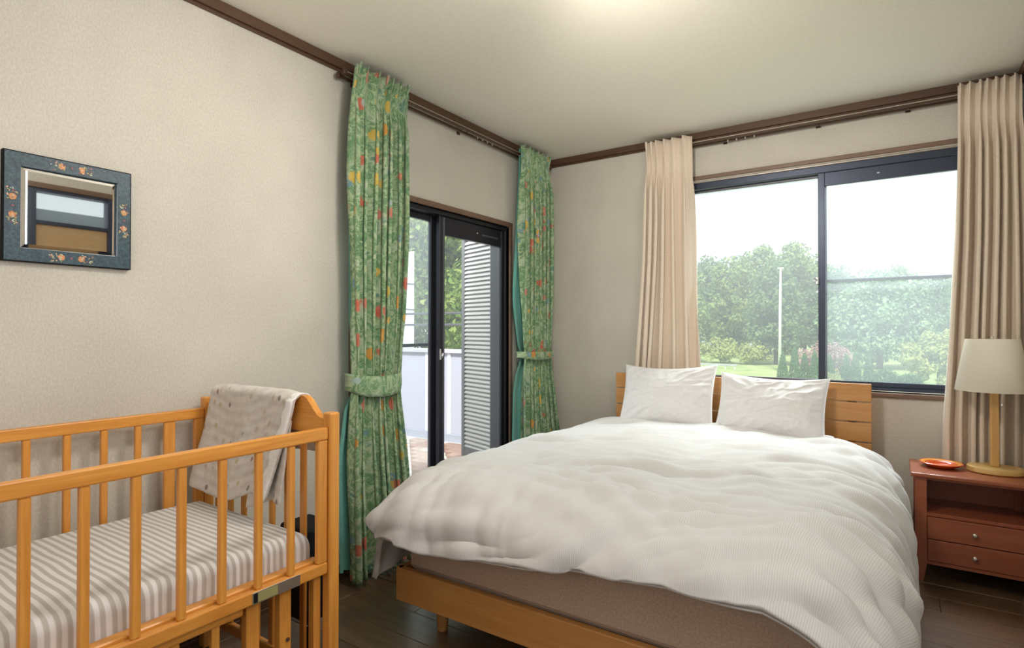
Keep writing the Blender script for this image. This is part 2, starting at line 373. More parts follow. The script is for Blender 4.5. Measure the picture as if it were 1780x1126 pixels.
struct('wall_rear', bx(0, RX, RY - WT, RY, -0.1, H), 'wallpaper', 'greige wallpaper wall behind the camera')
struct('ceiling', bx(-WT, RX + WT, RY - WT, WT, H, H + 0.2), 'ceiling_paper', 'cream papered ceiling')
fl = struct('floor', bx(0, RX, RY, 0, -0.12, -0.012), 'gap_dark', 'dark brown glossy plank floor')
# floor planks
pw, pl = 0.1505, 0.909
r_ = 0; y = 0.0
while y - pw > RY - 0.01:
    x = -((r_ * 0.37) % 1.0) * pl
    while x < RX:
        a, c = max(x, 0.0), min(x + pl, RX)
        if c - a > 0.02:
            o = obj('plank', bx(a + 0.0008, c - 0.0008, y - pw + 0.0012, y - 0.0012, -0.012, 0.0, 0.0012), 'floor_wood_' + random.choice('aabbc'), fl)
        x += pl
    y -= pw; r_ += 1
# crown mouldings: a deep board with a thin lower lip
def crown(name, horiz, a0, a1, pos, sgn):
    b = new()
    if horiz == 'x':
        box(b, a0, a1, min(pos, pos + sgn * 0.022), max(pos, pos + sgn * 0.022), 2.358, 2.4, 0.002)
        box(b, a0, a1, min(pos, pos + sgn * 0.010), max(pos, pos + sgn * 0.010), 2.345, 2.358, 0.001)
    else:
        box(b, min(pos, pos + sgn * 0.022), max(pos, pos + sgn * 0.022), a0, a1, 2.358, 2.4, 0.002)
        box(b, min(pos, pos + sgn * 0.010), max(pos, pos + sgn * 0.010), a0, a1, 2.345, 2.358, 0.001)
    return struct(name, b, 'dark_trim_' + horiz)
crown('trim_1', 'x', 0.0, RX, 0.0, -1); crown('trim_2', 'y', RY, -0.022, 0.0, 1); crown('trim_3', 'y', RY, -0.022, RX, -1)
def base(name, horiz, a0, a1, pos, sgn):
    b = new(); t0, t1 = sorted((pos, pos + sgn * 0.012)); u0, u1 = sorted((pos, pos + sgn * 0.017))
    for (p, q, z0, z1) in ((u0, u1, 0, 0.018), (t0, t1, 0.018, 0.062)):
        if horiz == 'x': box(b, a0, a1, p, q, z0, z1, 0.0015)
        else: box(b, p, q, a0, a1, z0, z1, 0.0015)
    return struct(name, b, 'dark_trim_' + horiz)
base('baseboard_back', 'x', 0.0, RX, 0.0, -1); base('baseboard_left', 'y', RY, -0.018, 0.0, 1)
base('baseboard_right', 'y', -1.70, -0.018, RX, -1)

# ------------------------------------------------------------ window over the bed
W1 = thing('window_1', 'wide sliding window with dark frames above the bed', 'window', (1.79, 0.0, 0.82)); W1['kind'] = 'structure'
b = new(); box(b, 0.94, 2.63, -0.014, 0.03, 2.100, 2.124, 0.003); box(b, 0.94, 2.63, -0.018, 0.03, 0.788, 0.812, 0.003)
box(b, 0.94, 0.97, -0.014, 0.03, 0.812, 2.100, 0.003); box(b, 2.60, 2.63, -0.014, 0.03, 0.812, 2.100, 0.003)
obj('casing', b, 'casing_wood', W1)
b = new(); box(b, 0.97, 2.60, 0.012, 0.03, 2.088, 2.094); box(b, 0.97, 2.60, 0.0, 0.03, 0.813, 0.819)
obj('frame_liner', b, 'rail_edge', W1, label='pale metal strip lining the frame')
b = new(); box(b, 0.97, 2.60, 0.03, 0.13, 2.050, 2.094, 0.003); box(b, 0.97, 2.60, 0.03, 0.13, 0.82, 0.838, 0.003)
box(b, 0.97, 0.995, 0.03, 0.13, 0.838, 2.05, 0.002); box(b, 2.575, 2.60, 0.03, 0.13, 0.838, 2.05, 0.002)
obj('window_frame', b, 'blue_frame', W1)
def sash(name, parent, horiz, a0, a1, p0, p1, z0, z1, st, top, bot, fm, gm='window_glass', st2=None):
    """sliding sash: stiles, rails and pane. horiz 'x' or 'y'; p0..p1 its thickness"""
    st2 = st2 or st; b = new()
    def q(u0, u1, za, zb):
        if horiz == 'x': box(b, u0, u1, p0, p1, za, zb, 0.002)
        else: box(b, p0, p1, u0, u1, za, zb, 0.002)
    q(a0, a0 + st, z0, z1); q(a1 - st2, a1, z0, z1); q(a0 + st, a1 - st2, z1 - top, z1); q(a0 + st, a1 - st2, z0, z0 + bot)
    s = obj(name, b, fm, parent); m = (p0 + p1) / 2; e = 0.002
    g = (a0 + st - .003, a1 - st2 + .003, m - e, m + e) if horiz == 'x' else (m - e, m + e, a0 + st - .003, a1 - st2 + .003)
    p = obj('pane', bx(g[0], g[1], g[2], g[3], z0 + bot - .003, z1 - top + .003), gm, s)
    return s
sash('rear_sash', W1, 'x', 0.995, 1.812, 0.082, 0.104, 0.838, 2.05, 0.032, 0.012, 0.024, 'grey_frame')
sash('front_sash', W1, 'x', 1.772, 2.575, 0.038, 0.062, 0.838, 2.05, 0.034, 0.075, 0.026, 'blue_frame')
b = bx(1.758, 1.776, 0.016, 0.038, 1.41, 1.455, 0.004); tube(b, [(1.766, 0.012, 1.432), (1.750, 0.008, 1.445)], 0.007, 8)
obj('sash_lock', b, 'chrome', W1)
scr = obj('insect_screen', new() if False else (lambda b: (box(b, 1.79, 2.575, 0.112, 0.126, 1.425, 1.443, 0.002), box(b, 1.79, 1.806, 0.112, 0.126, 0.84, 2.05, 0.002), box(b, 2.56, 2.575, 0.112, 0.126, 0.84, 2.05, 0.002), box(b, 1.806, 2.56, 0.112, 0.126, 0.84, 0.858, 0.002), b)[-1])(new()), 'grey_frame', W1)
obj('mesh', bx(1.80, 2.565, 0.118, 0.1195, 0.85, 2.05), 'insect_mesh', scr)
obj('frame_badge', bx(2.06, 2.072, 0.0365, 0.0385, 2.008, 2.014), 'white_plastic', W1)

# ------------------------------------------------------------ terrace door in the left wall
D1 = thing('door_1', 'sliding glass terrace door with black frames between floral curtains', 'door', (0.0, -1.24, 0.25)); D1['kind'] = 'structure'
b = new(); box(b, -0.03, 0.014, -1.865, -0.495, 1.832, 1.862, 0.003)
box(b, -0.03, 0.012, -1.865, -1.835, 0.25, 1.832, 0.002); box(b, -0.03, 0.012, -0.525, -0.495, 0.25, 1.832, 0.002); box(b, -0.03, 0.016, -1.865, -0.495, 0.222, 0.25, 0.002)
obj('casing', b, 'casing_wood_y', D1)
b = new(); box(b, -0.135, -0.012, -1.835, -0.525, 1.806, 1.832, 0.002); box(b, -0.135, -0.012, -1.835, -0.525, 0.25, 0.272, 0.002)
box(b, -0.135, -0.012, -1.835, -1.815, 0.272, 1.806, 0.002); box(b, -0.135, -0.012, -0.548, -0.525, 0.272, 1.806, 0.002)
obj('door_frame', b, 'black_metal', D1)
sash('rear_sash', D1, 'y', -1.815, -1.160, -0.100, -0.076, 0.272, 1.806, 0.048, 0.034, 0.060, 'bronze_frame', 'door_glass')
fs = sash('front_sash', D1, 'y', -1.186, -0.548, -0.058, -0.030, 0.272, 1.806, 0.044, 0.108, 0.060, 'bronze_frame', 'door_glass', 0.022)
obj('stile_edge', bx(-0.0315, -0.0285, -1.158, -1.143, 0.272, 1.80), 'grey_frame', fs, label='lighter grey edge of the meeting stile')
b = bx(-0.034, -0.026, -1.184, -1.170, 0.975, 1.04, 0.003); tube(b, [(-0.022, -1.176, 0.99), (-0.016, -1.176, 1.0), (-0.014, -1.172, 1.015)], 0.005, 8)
obj('sash_lock', b, 'chrome', D1)
obj('rail_slot', bx(-0.031, -0.028, -0.78, -0.61, 1.742, 1.752), 'grey_frame', fs, label='grey slot in the top rail')
obj('rail_screw', lathe(new(), [(0.006, -0.002), (0.006, 0.002)], (-0.0295, -0.83, 1.752), 10), 'chrome', fs)
b = new(); box(b, -0.128, -0.114, -1.815, -1.175, 1.052, 1.070, 0.001); box(b, -0.128, -0.114, -1.175, -1.162, 0.272, 1.806, 0.001)
ds = obj('insect_screen', b, 'black_metal', D1)
obj('mesh', bx(-0.122, -0.1205, -1.81, -1.17, 0.275, 1.80), 'insect_mesh', ds)

# ------------------------------------------------------------ door in the right wall (seen in the mirror)
D2 = thing('door_2', 'tall framed opening with tan lower panel reflected in the mirror', 'door', (RX, -2.07, 0.02)); D2['kind'] = 'structure'
b = new(); box(b, RX - 0.012, RX + 0.03, -2.42, -1.72, 2.10, 2.135, 0.003)
obj('casing', b, 'casing_wood_y', D2)
b = new(); box(b, RX + 0.01, RX + 0.09, -2.36, -2.28, 0.02, 2.10, 0.002); box(b, RX + 0.01, RX + 0.09, -1.86, -1.78, 0.02, 2.10, 0.002)
box(b, RX + 0.01, RX + 0.09, -2.28, -1.86, 1.86, 1.885, 0.002); box(b, RX + 0.01, RX + 0.09, -2.28, -1.86, 0.02, 0.09, 0.002); box(b, RX + 0.01, RX + 0.09, -2.28, -1.86, 2.08, 2.10)
obj('door_frame', b, 'blue_frame', D2)
obj('lower_panel', bx(RX + 0.03, RX + 0.055, -2.285, -1.855, 0.085, 1.865), 'tan_panel', D2, label='tan wooden lower panel')
obj('pane', bx(RX + 0.045, RX + 0.049, -2.285, -1.855, 1.88, 2.085), 'window_glass', D2)

# ------------------------------------------------------------ curtain rails
def curtain_rail(name, horiz, a0, a1, label, brs):
    t = thing(name, label, 'curtain rail', (0.06, (a0 + a1) / 2, 2.32) if horiz == 'y' else ((a0 + a1) / 2, -0.06, 2.32), 'double brown curtain rails')
    for off, zz in ((0.035, 2.312), (0.070, 2.318)):
        b = new(); c = new()
        if horiz == 'y': box(b, off - 0.008, off + 0.008, a0, a1, zz - 0.009, zz + 0.009, 0.003); box(c, off + 0.0082, off + 0.0092, a0 + .01, a1 - .01, zz + 0.002, zz + 0.006)
        else: box(b, a0, a1, -off - 0.008, -off + 0.008, zz - 0.009, zz + 0.009, 0.003); box(c, a0 + .01, a1 - .01, -off - 0.0092, -off - 0.0082, zz + 0.002, zz + 0.006)
        r = obj('rail', b, 'rail_brown', t); obj('rail_lip', c, 'rail_edge', r)
        for e in (a0, a1):
            p = (off, e, zz) if horiz == 'y' else (e, -off, zz)
            obj('end_cap', bx(p[0] - .012, p[0] + .012, p[1] - .012, p[1] + .012, p[2] - .013, p[2] + .013, 0.005, 2), 'rail_brown', t)
    for q in brs:
        if horiz == 'y': b = bx(0, 0.079, q - .008, q + .008, 2.326, 2.334, 0.001); box(b, 0, 0.006, q - .012, q + .012, 2.30, 2.345, .001); tube(b, [(0.070, q, 2.308), (0.070, q, 2.296)], 0.004, 6)
        else: b = bx(q - .008, q + .008, -0.079, 0, 2.326, 2.334, 0.001); box(b, q - .012, q + .012, -0.006, 0, 2.30, 2.345, .001); tube(b, [(q, -0.070, 2.308), (q, -0.070, 2.296)], 0.004, 6)
        obj('bracket', b, 'rail_brown', t)
    for k in range(4):
        p = (0.070, brs[1] + 0.10 + 0.05 * k, 2.303) if horiz == 'y' else (brs[1] + 0.03 + 0.05 * k, -0.070, 2.303)
        obj('runner', tube(new(), [p, (p[0], p[1], p[2] - 0.012)], 0.004, 6), 'rail_edge', t)
    return t
curtain_rail('curtain_rail', 'y', -1.955, -0.10, 'double brown curtain rail above the terrace door', (-1.85, -1.06, -0.22))
curtain_rail('curtain_rail', 'x', 0.80, 2.635, 'double brown curtain rail above the bed window', (0.9, 1.27, 1.78, 2.2))

# ------------------------------------------------------------ curtains
def curtain(name, label, group, horiz, rows, nf, m, base_off, amp, uvw, seed, nu=260, nz_=90, lining=None, header=0.10):
    """rows: (z, a_left, a_right, extra offset) from top to bottom; folds hang in front of the wall"""
    zs = np.array([r[0] for r in rows]); order = np.argsort(zs)
    f = lambda i, z: np.interp(z, zs[order], np.array([r[i] for r in rows])[order])
    ztop, zbot = zs.max(), zs.min()
    u = np.linspace(0, 1, nu); z = np.linspace(ztop, zbot, nz_)
    U, Z = np.meshgrid(u, z, indexing='ij')
    rs = np.random.default_rng(seed); ph = np.cumsum(rs.uniform(0.5, 1.6, nf + 1)); ph = (ph - ph[0]) / (ph[-1] - ph[0])
    am = rs.uniform(0.65, 1.3, nf + 1)
    phase = np.interp(U, ph, np.arange(nf + 1)); A = np.interp(U, ph, am)
    drift = np.zeros_like(U)
    for i in range(nu):
        for j in range(0, nz_): drift[i, j] = nz(u[i] * 4 + seed, Z[i, j] * 0.8, seed) * 0.30
    cyc = phase + drift * np.clip((ztop - Z) / 0.5, 0, 1)
    dz = ztop - Z; t = np.clip(dz / header, 0, 1); open_ = np.interp(dz, [0, header * .55, header, header + .16, header + .5], [.75, .42, .16, .85, 1.0])
    gath = f(4, Z)       # 1 = free, small = squeezed by the tie
    s1 = np.sin(2 * PI * cyc)
    body = np.sign(s1) * np.abs(s1) ** 0.75
    pin = np.abs(np.sin(PI * cyc)) ** 6 * 0.9 - 0.3          # narrow pinch pleats in the header
    off = base_off + f(3, Z) + amp * A * (body * open_ * gath + pin * (1 - t) * 0.12)
    L = f(1, Z) + (f(2, Z) - f(1, Z)) * U
    L = L + 0.30 * (f(2, Z) - f(1, Z)) / nf * np.sin(4 * PI * cyc) * np.clip(open_ * 1.05, 0, 1) * gath * 0.95
    Zt = Z + (0.006 * np.abs(np.sin(PI * cyc)) * (1 - t)) + 0.012 * s1 * np.clip((zbot + 0.05 - Z) / 0.05, 0, 1) * 0
    P = np.stack([off, L, Zt], -1) if horiz == 'y' else np.stack([L, -off, Zt], -1)
    dl = np.linalg.norm(np.diff(P[..., :2], axis=0), axis=2).mean(axis=1); arc = np.concatenate([[0], np.cumsum(dl)])
    UV = np.stack([np.broadcast_to(arc[:, None], U.shape) + seed, Z], -1)      # cloth laid out by its own length
    c = (base_off, (rows[0][1] + rows[0][2]) / 2, zbot) if horiz == 'y' else ((rows[0][1] + rows[0][2]) / 2, -base_off, zbot)
    T = thing(name, label, 'curtain', c, group)
    d = solid(grid_obj('drape', P, UV, m, T), 0.0025, 0)
    if lining:
        k = np.clip(f(5, Z), 0, 1)
        offl = base_off + f(3, Z) - amp * 0.8 - 0.012 + 0.25 * amp * body * gath
        Ll = f(1, Z) + 0.050 - 0.080 * k + (f(2, Z) - 0.012 - f(1, Z) + 0.02) * U
        Pl = np.stack([np.maximum(offl, 0.012), Ll, Z - 0.0 + 0.02 * (Z < zbot + .2)], -1)
        grid_obj('lining', Pl[::3, ::2], UV[::3, ::2], lining, T, label='plain teal lining')
    for q in range(6):          # metal hooks from the drape to the rail
        w_ = rows[0][1] + (rows[0][2] - rows[0][1]) * (q + .5) / 6
        p = [(0.070, w_, 2.312), (0.078, w_, 2.302), (base_off - 0.01, w_, 2.300), (base_off, w_, 2.316)]
        if horiz == 'x': p = [(y_, -x_, z_) for x_, y_, z_ in p]
        obj('hook', tube(new(), p, 0.0014, 5), 'satin_nickel', T)
    return T, f
Z1, Z0 = 2.358, 0.028
rowsA = [(Z1, -1.925, -1.585, 0.0, 1, 0), (2.22, -1.945, -1.60, 0.0, 1, .1), (1.6, -1.965, -1.625, 0.01, 1, .2), (1.2, -1.955, -1.645, 0.012, .85, .3), (0.93, -1.940, -1.665, 0.01, .5, .1), (0.88, -1.940, -1.668, 0.01, .42, .1), (0.80, -1.95, -1.668, 0.012, .55, .6), (0.55, -1.965, -1.655, 0.02, .9, 1.0), (Z0, -1.965, -1.60, 0.035, 1.05, 1.0)]
TA, fA = curtain('floral_curtain', 'green floral curtain left of the terrace door, beside the crib', 'green floral tied-back curtains', 'y', rowsA, 7, 'floral_curtain', 0.112, 0.044, 0.82, 3, lining='teal_lining')
rowsB = [(Z1, -0.545, -0.175, 0.0, 1, 0), (2.2, -0.535, -0.165, 0.0, 1, .1), (1.75, -0.535, -0.165, 0.0, 1, .5), (1.35, -0.535, -0.165, 0.0, .9, 1.1), (1.05, -0.522, -0.165, 0.0, .55, .5), (0.97, -0.512, -0.163, 0.0, .45, .1), (0.85, -0.535, -0.155, 0.0, .7, .7), (0.6, -0.565, -0.13, 0.01, 1, 1.3), (0.4, -0.585, -0.105, 0.02, 1, 1.5), (Z0, -0.60, -0.09, 0.03, 1, 1.5)]
TB, fB = curtain('floral_curtain', 'green floral curtain in the room corner with teal lining showing', 'green floral tied-back curtains', 'y', rowsB, 7, 'floral_curtain', 0.108, 0.044, 0.86, 8, lining='teal_lining')
def tieback(T, y0, y1, zc, h, sag, x0=0.012, depth=0.140):
    n = 48; prof = []
    for i in range(n + 1):
        a = PI * i / n; yy = (y0 + y1) / 2 - (y1 - y0) / 2 * math.cos(a); xx = x0 + (depth) * (math.sin(a) ** 0.45)
        s = math.sin(a); prof.append((xx, yy, s))
    P = np.zeros((n + 1, 7, 3)); UV = np.zeros((n + 1, 7, 2))
    for i, (xx, yy, s) in enumerate(prof):
        for j in range(7):
            v = j / 6 - 0.5
            P[i, j] = (xx + 0.006 * (1 - 4 * v * v) + 0.003 * nz(i * .4, j * .8), yy, zc - sag * s + v * h * (0.8 + 0.2 * s)); UV[i, j] = (yy * 1.3 + 3.1, P[i, j][2] + .37)
    solid(grid_obj('tieback', P, UV, 'floral_curtain', T), 0.004, 1)
tieback(TA, -1.950, -1.650, 0.915, 0.095, 0.028, 0.075, 0.092); tieback(TB, -0.520, -0.150, 0.985, 0.052, 0.012, 0.060, 0.100)
rowsC = [(2.357, 0.800, 1.092, 0.0, 1, 0), (2.15, 0.796, 1.098, 0.0, 1, 0), (1.6, 0.782, 1.112, 0.0, 1, 0), (0.9, 0.742, 1.135, 0.0, 1, 0), (0.10, 0.72, 1.15, 0.0, 1, 0)]
curtain('beige_curtain', 'gathered beige curtain left of the window, behind the pillows', 'beige window curtains', 'x', rowsC, 6, 'beige_curtain', 0.104, 0.048, 0.6, 22, header=0.16)
rowsD = [(2.357, 2.402, 2.640, 0.0, 1, 0), (2.1, 2.400, 2.640, 0.0, 1, 0), (1.6, 2.385, 2.642, 0.0, 1, 0), (1.19, 2.365, 2.643, 0.0, 1, 0), (0.7, 2.340, 2.645, 0.0, 1, 0), (0.06, 2.33, 2.645, 0.0, 1, 0)]
curtain('beige_curtain', 'gathered beige curtain right of the window, behind the lamp', 'beige window curtains', 'x', rowsD, 7, 'beige_curtain', 0.104, 0.042, 0.7, 33, header=0.16)

# ------------------------------------------------------------ mirror
MR = thing('wall_mirror', 'small framed mirror with teal floral frame on the left wall', 'mirror', (0.0, -2.962, 1.51))
y0, y1, z0, z1 = -3.128, -2.803, 1.352, 1.668; w = 0.037
b = new()
for q in ((y0, y1, z1 - w, z1), (y0, y1, z0, z0 + w), (y0, y0 + w, z0 + w, z1 - w), (y1 - w, y1, z0 + w, z1 - w)): box(b, 0.006, 0.021, *q)
obj('frame', b, 'mirror_frame_teal', MR)
b = new()
for q in ((y0 - .003, y1 + .003, z1, z1 + .003), (y0 - .003, y1 + .003, z0 - .003, z0), (y0 - .003, y0, z0, z1), (y1, y1 + .003, z0, z1)): box(b, 0.0, 0.020, *q)
obj('frame_edge', b, 'black_plastic', MR, label='black outer edge')
gy0, gy1, gz0, gz1 = y0 + w, y1 - w, z0 + w, z1 - w; bv = 0.013
b = new(); o4 = [(gy0, gz0), (gy1, gz0), (gy1, gz1), (gy0, gz1)]; i4 = [(gy0 + bv, gz0 + bv), (gy1 - bv, gz0 + bv), (gy1 - bv, gz1 - bv), (gy0 + bv, gz1 - bv)]
vo = [b.verts.new((0.0125, *p)) for p in o4]; vi = [b.verts.new((0.0155, *p)) for p in i4]; vb = [b.verts.new((0.007, *p)) for p in o4]
for k in range(4): b.faces.new((vo[k], vo[(k + 1) % 4], vi[(k + 1) % 4], vi[k])); b.faces.new((vb[k], vb[(k + 1) % 4], vo[(k + 1) % 4], vo[k]))
b.faces.new(vi); b.faces.new(vb)
obj('mirror_glass', b, 'mirror_silver', MR, label='bevelled mirror glass')
def blossoms(cy, cz, along):
    """small painted flower spray: petals, leaves, dots as thin paint on the frame"""
    rs = random.Random(int(cy * 1000) + int(cz * 777))
    parts = {'paint_orange': new(), 'paint_peach': new(), 'paint_olive': new(), 'paint_plum': new(), 'paint_mint': new()}
    lift = [0.0]
    def disc(m, y, z, r, sq=1.0, a=0.0):
        bb = parts[m]; n = 8; vs = []; lift[0] += 0.000025
        for k in range(n):
            p = 2 * PI * k / n; dy, dz = r * math.cos(p), r * sq * math.sin(p)
            vs.append(bb.verts.new((0.0212 + lift[0], y + dy * math.cos(a) - dz * math.sin(a), z + dy * math.sin(a) + dz * math.cos(a))))
        bb.faces.new(vs)
    for s in (-1, 1):
        fy, fz = (cy + s * 0.026, cz) if along == 'y' else (cy, cz + s * 0.026)
        for k in range(5):
            a = 2 * PI * k / 5 + rs.random(); disc('paint_orange', fy + .0045 * math.cos(a), fz + .0045 * math.sin(a), 0.0052)
        disc('paint_peach', fy, fz, 0.003)
        for k in range(20):
            t_ = s * rs.uniform(-0.012, 0.050); ww = rs.uniform(-0.013, 0.013)
            yy, zz = (fy + t_ * .6, fz + ww) if along == 'y' else (fy + ww, fz + t_ * .6)
            disc(rs.choice(['paint_olive', 'paint_plum', 'paint_olive', 'paint_mint', 'paint_peach']), yy, zz, rs.uniform(.0024, .0042), 0.5, rs.random() * 3)
    disc('paint_plum', cy, cz, 0.004)
    for m, bb in parts.items():
        for f_ in list(bb.faces): pass
        o = obj('painted_flower', bb, m, MR); o['kind'] = 'stuff'
for cy, cz, al in (((y0 + y1) / 2, z1 - w / 2, 'y'), ((y0 + y1) / 2, z0 + w / 2, 'y'), (y0 + w / 2, (z0 + z1) / 2, 'z'), (y1 - w / 2, (z0 + z1) / 2, 'z')): blossoms(cy, cz, al)

# ------------------------------------------------------------ bed
BD = thing('bed', 'double bed of light wood with slatted headboard under the window', 'bed', (1.32, -1.1, 0.0))
hy0, hy1 = -0.168, -0.145; hx0, hx1 = 0.612, 2.036
zs_ = [(0.775, 0.868), (0.670, 0.768), (0.565, 0.663), (0.460, 0.558)]
for a, c in zs_: obj('headboard_plank', bx(hx0, hx1, hy0, hy1, a, c, 0.003, 2), 'bedwood_x', BD)
for xx in (0.70, 1.32, 1.945): obj('headboard_post', bx(xx - .02, xx + .02, -0.143, -0.118, 0.14, 0.84, 0.003), 'bedwood_z', BD)
for xx in (0.69, 1.955):
    for zz in (0.7715, 0.6665): obj('spacer', bx(xx - .012, xx + .012, hy0 + .001, hy1 - .002, zz - .0035, zz + .0035), 'dark_trim_x', BD)
fx0, fx1, fy0, fy1 = 0.565, 2.03, -2.115, -0.145
obj('foot_rail', bx(fx0 + .004, fx1, fy0, fy0 + .028, 0.130, 0.252, 0.003, 2), 'bedwood_x', BD)
obj('side_rail', bx(fx0, fx0 + .026, fy0 + .006, fy1, 0.130, 0.252, 0.003, 2), 'bedwood_y', BD)
obj('side_rail', bx(fx1 - .026, fx1, fy0 + .028, fy1, 0.130, 0.252, 0.003, 2), 'bedwood_y', BD)
for k in range(12):
    yy = fy0 + 0.10 + k * 0.16; obj('bed_slat', bx(fx0 + .028, fx1 - .028, yy, yy + .07, 0.215, 0.235), 'bedwood_x', BD)
for (lx, ly) in ((0.692, -1.99), (1.90, -1.99), (0.69, -0.35), (1.90, -0.35), (1.30, -1.99)):
    lg = lathe(new(), [(0.020, 0.0), (0.029, 0.134)], (lx, ly, 0.0), 20); autosmooth(obj('leg', lg, 'bedwood_z', BD))
# mattress: rounded block in beige cloth
MT = thing('mattress', 'beige fabric mattress on the wooden bed frame', 'mattress', (1.30, -1.1, 0.236))
def soft_block(x0, x1, y0, y1, z0, z1, r, sub=3, seed=0, amp=0.004, n=(24, 34, 6)):
    b = new(); box(b, x0, x1, y0, y1, z0, z1, r, 5)
    return b
o = obj('mattress_body', bx(0.600, 1.998, -2.088, -0.172, 0.2365, 0.505, 0.035, 5), 'mattress_cloth', MT); autosmooth(o, 60)
for zz in (0.262, 0.488):
    b = new(); pts = []
    r = .04; xs = (0.600, 1.998); ys = (-2.088, -0.172)
    for (cx, cy, a0) in ((xs[0] + r, ys[0] + r, 180), (xs[1] - r, ys[0] + r, 270), (xs[1] - r, ys[1] - r, 0), (xs[0] + r, ys[1] - r, 90)):
        for k in range(6): a = math.radians(a0 + k * 18); pts.append((cx + r * math.cos(a), cy + r * math.sin(a), zz))
    pts.append(pts[0]); tube(b, pts, 0.004, 6); obj('piping', b, 'mattress_seam', MT, smooth=True)

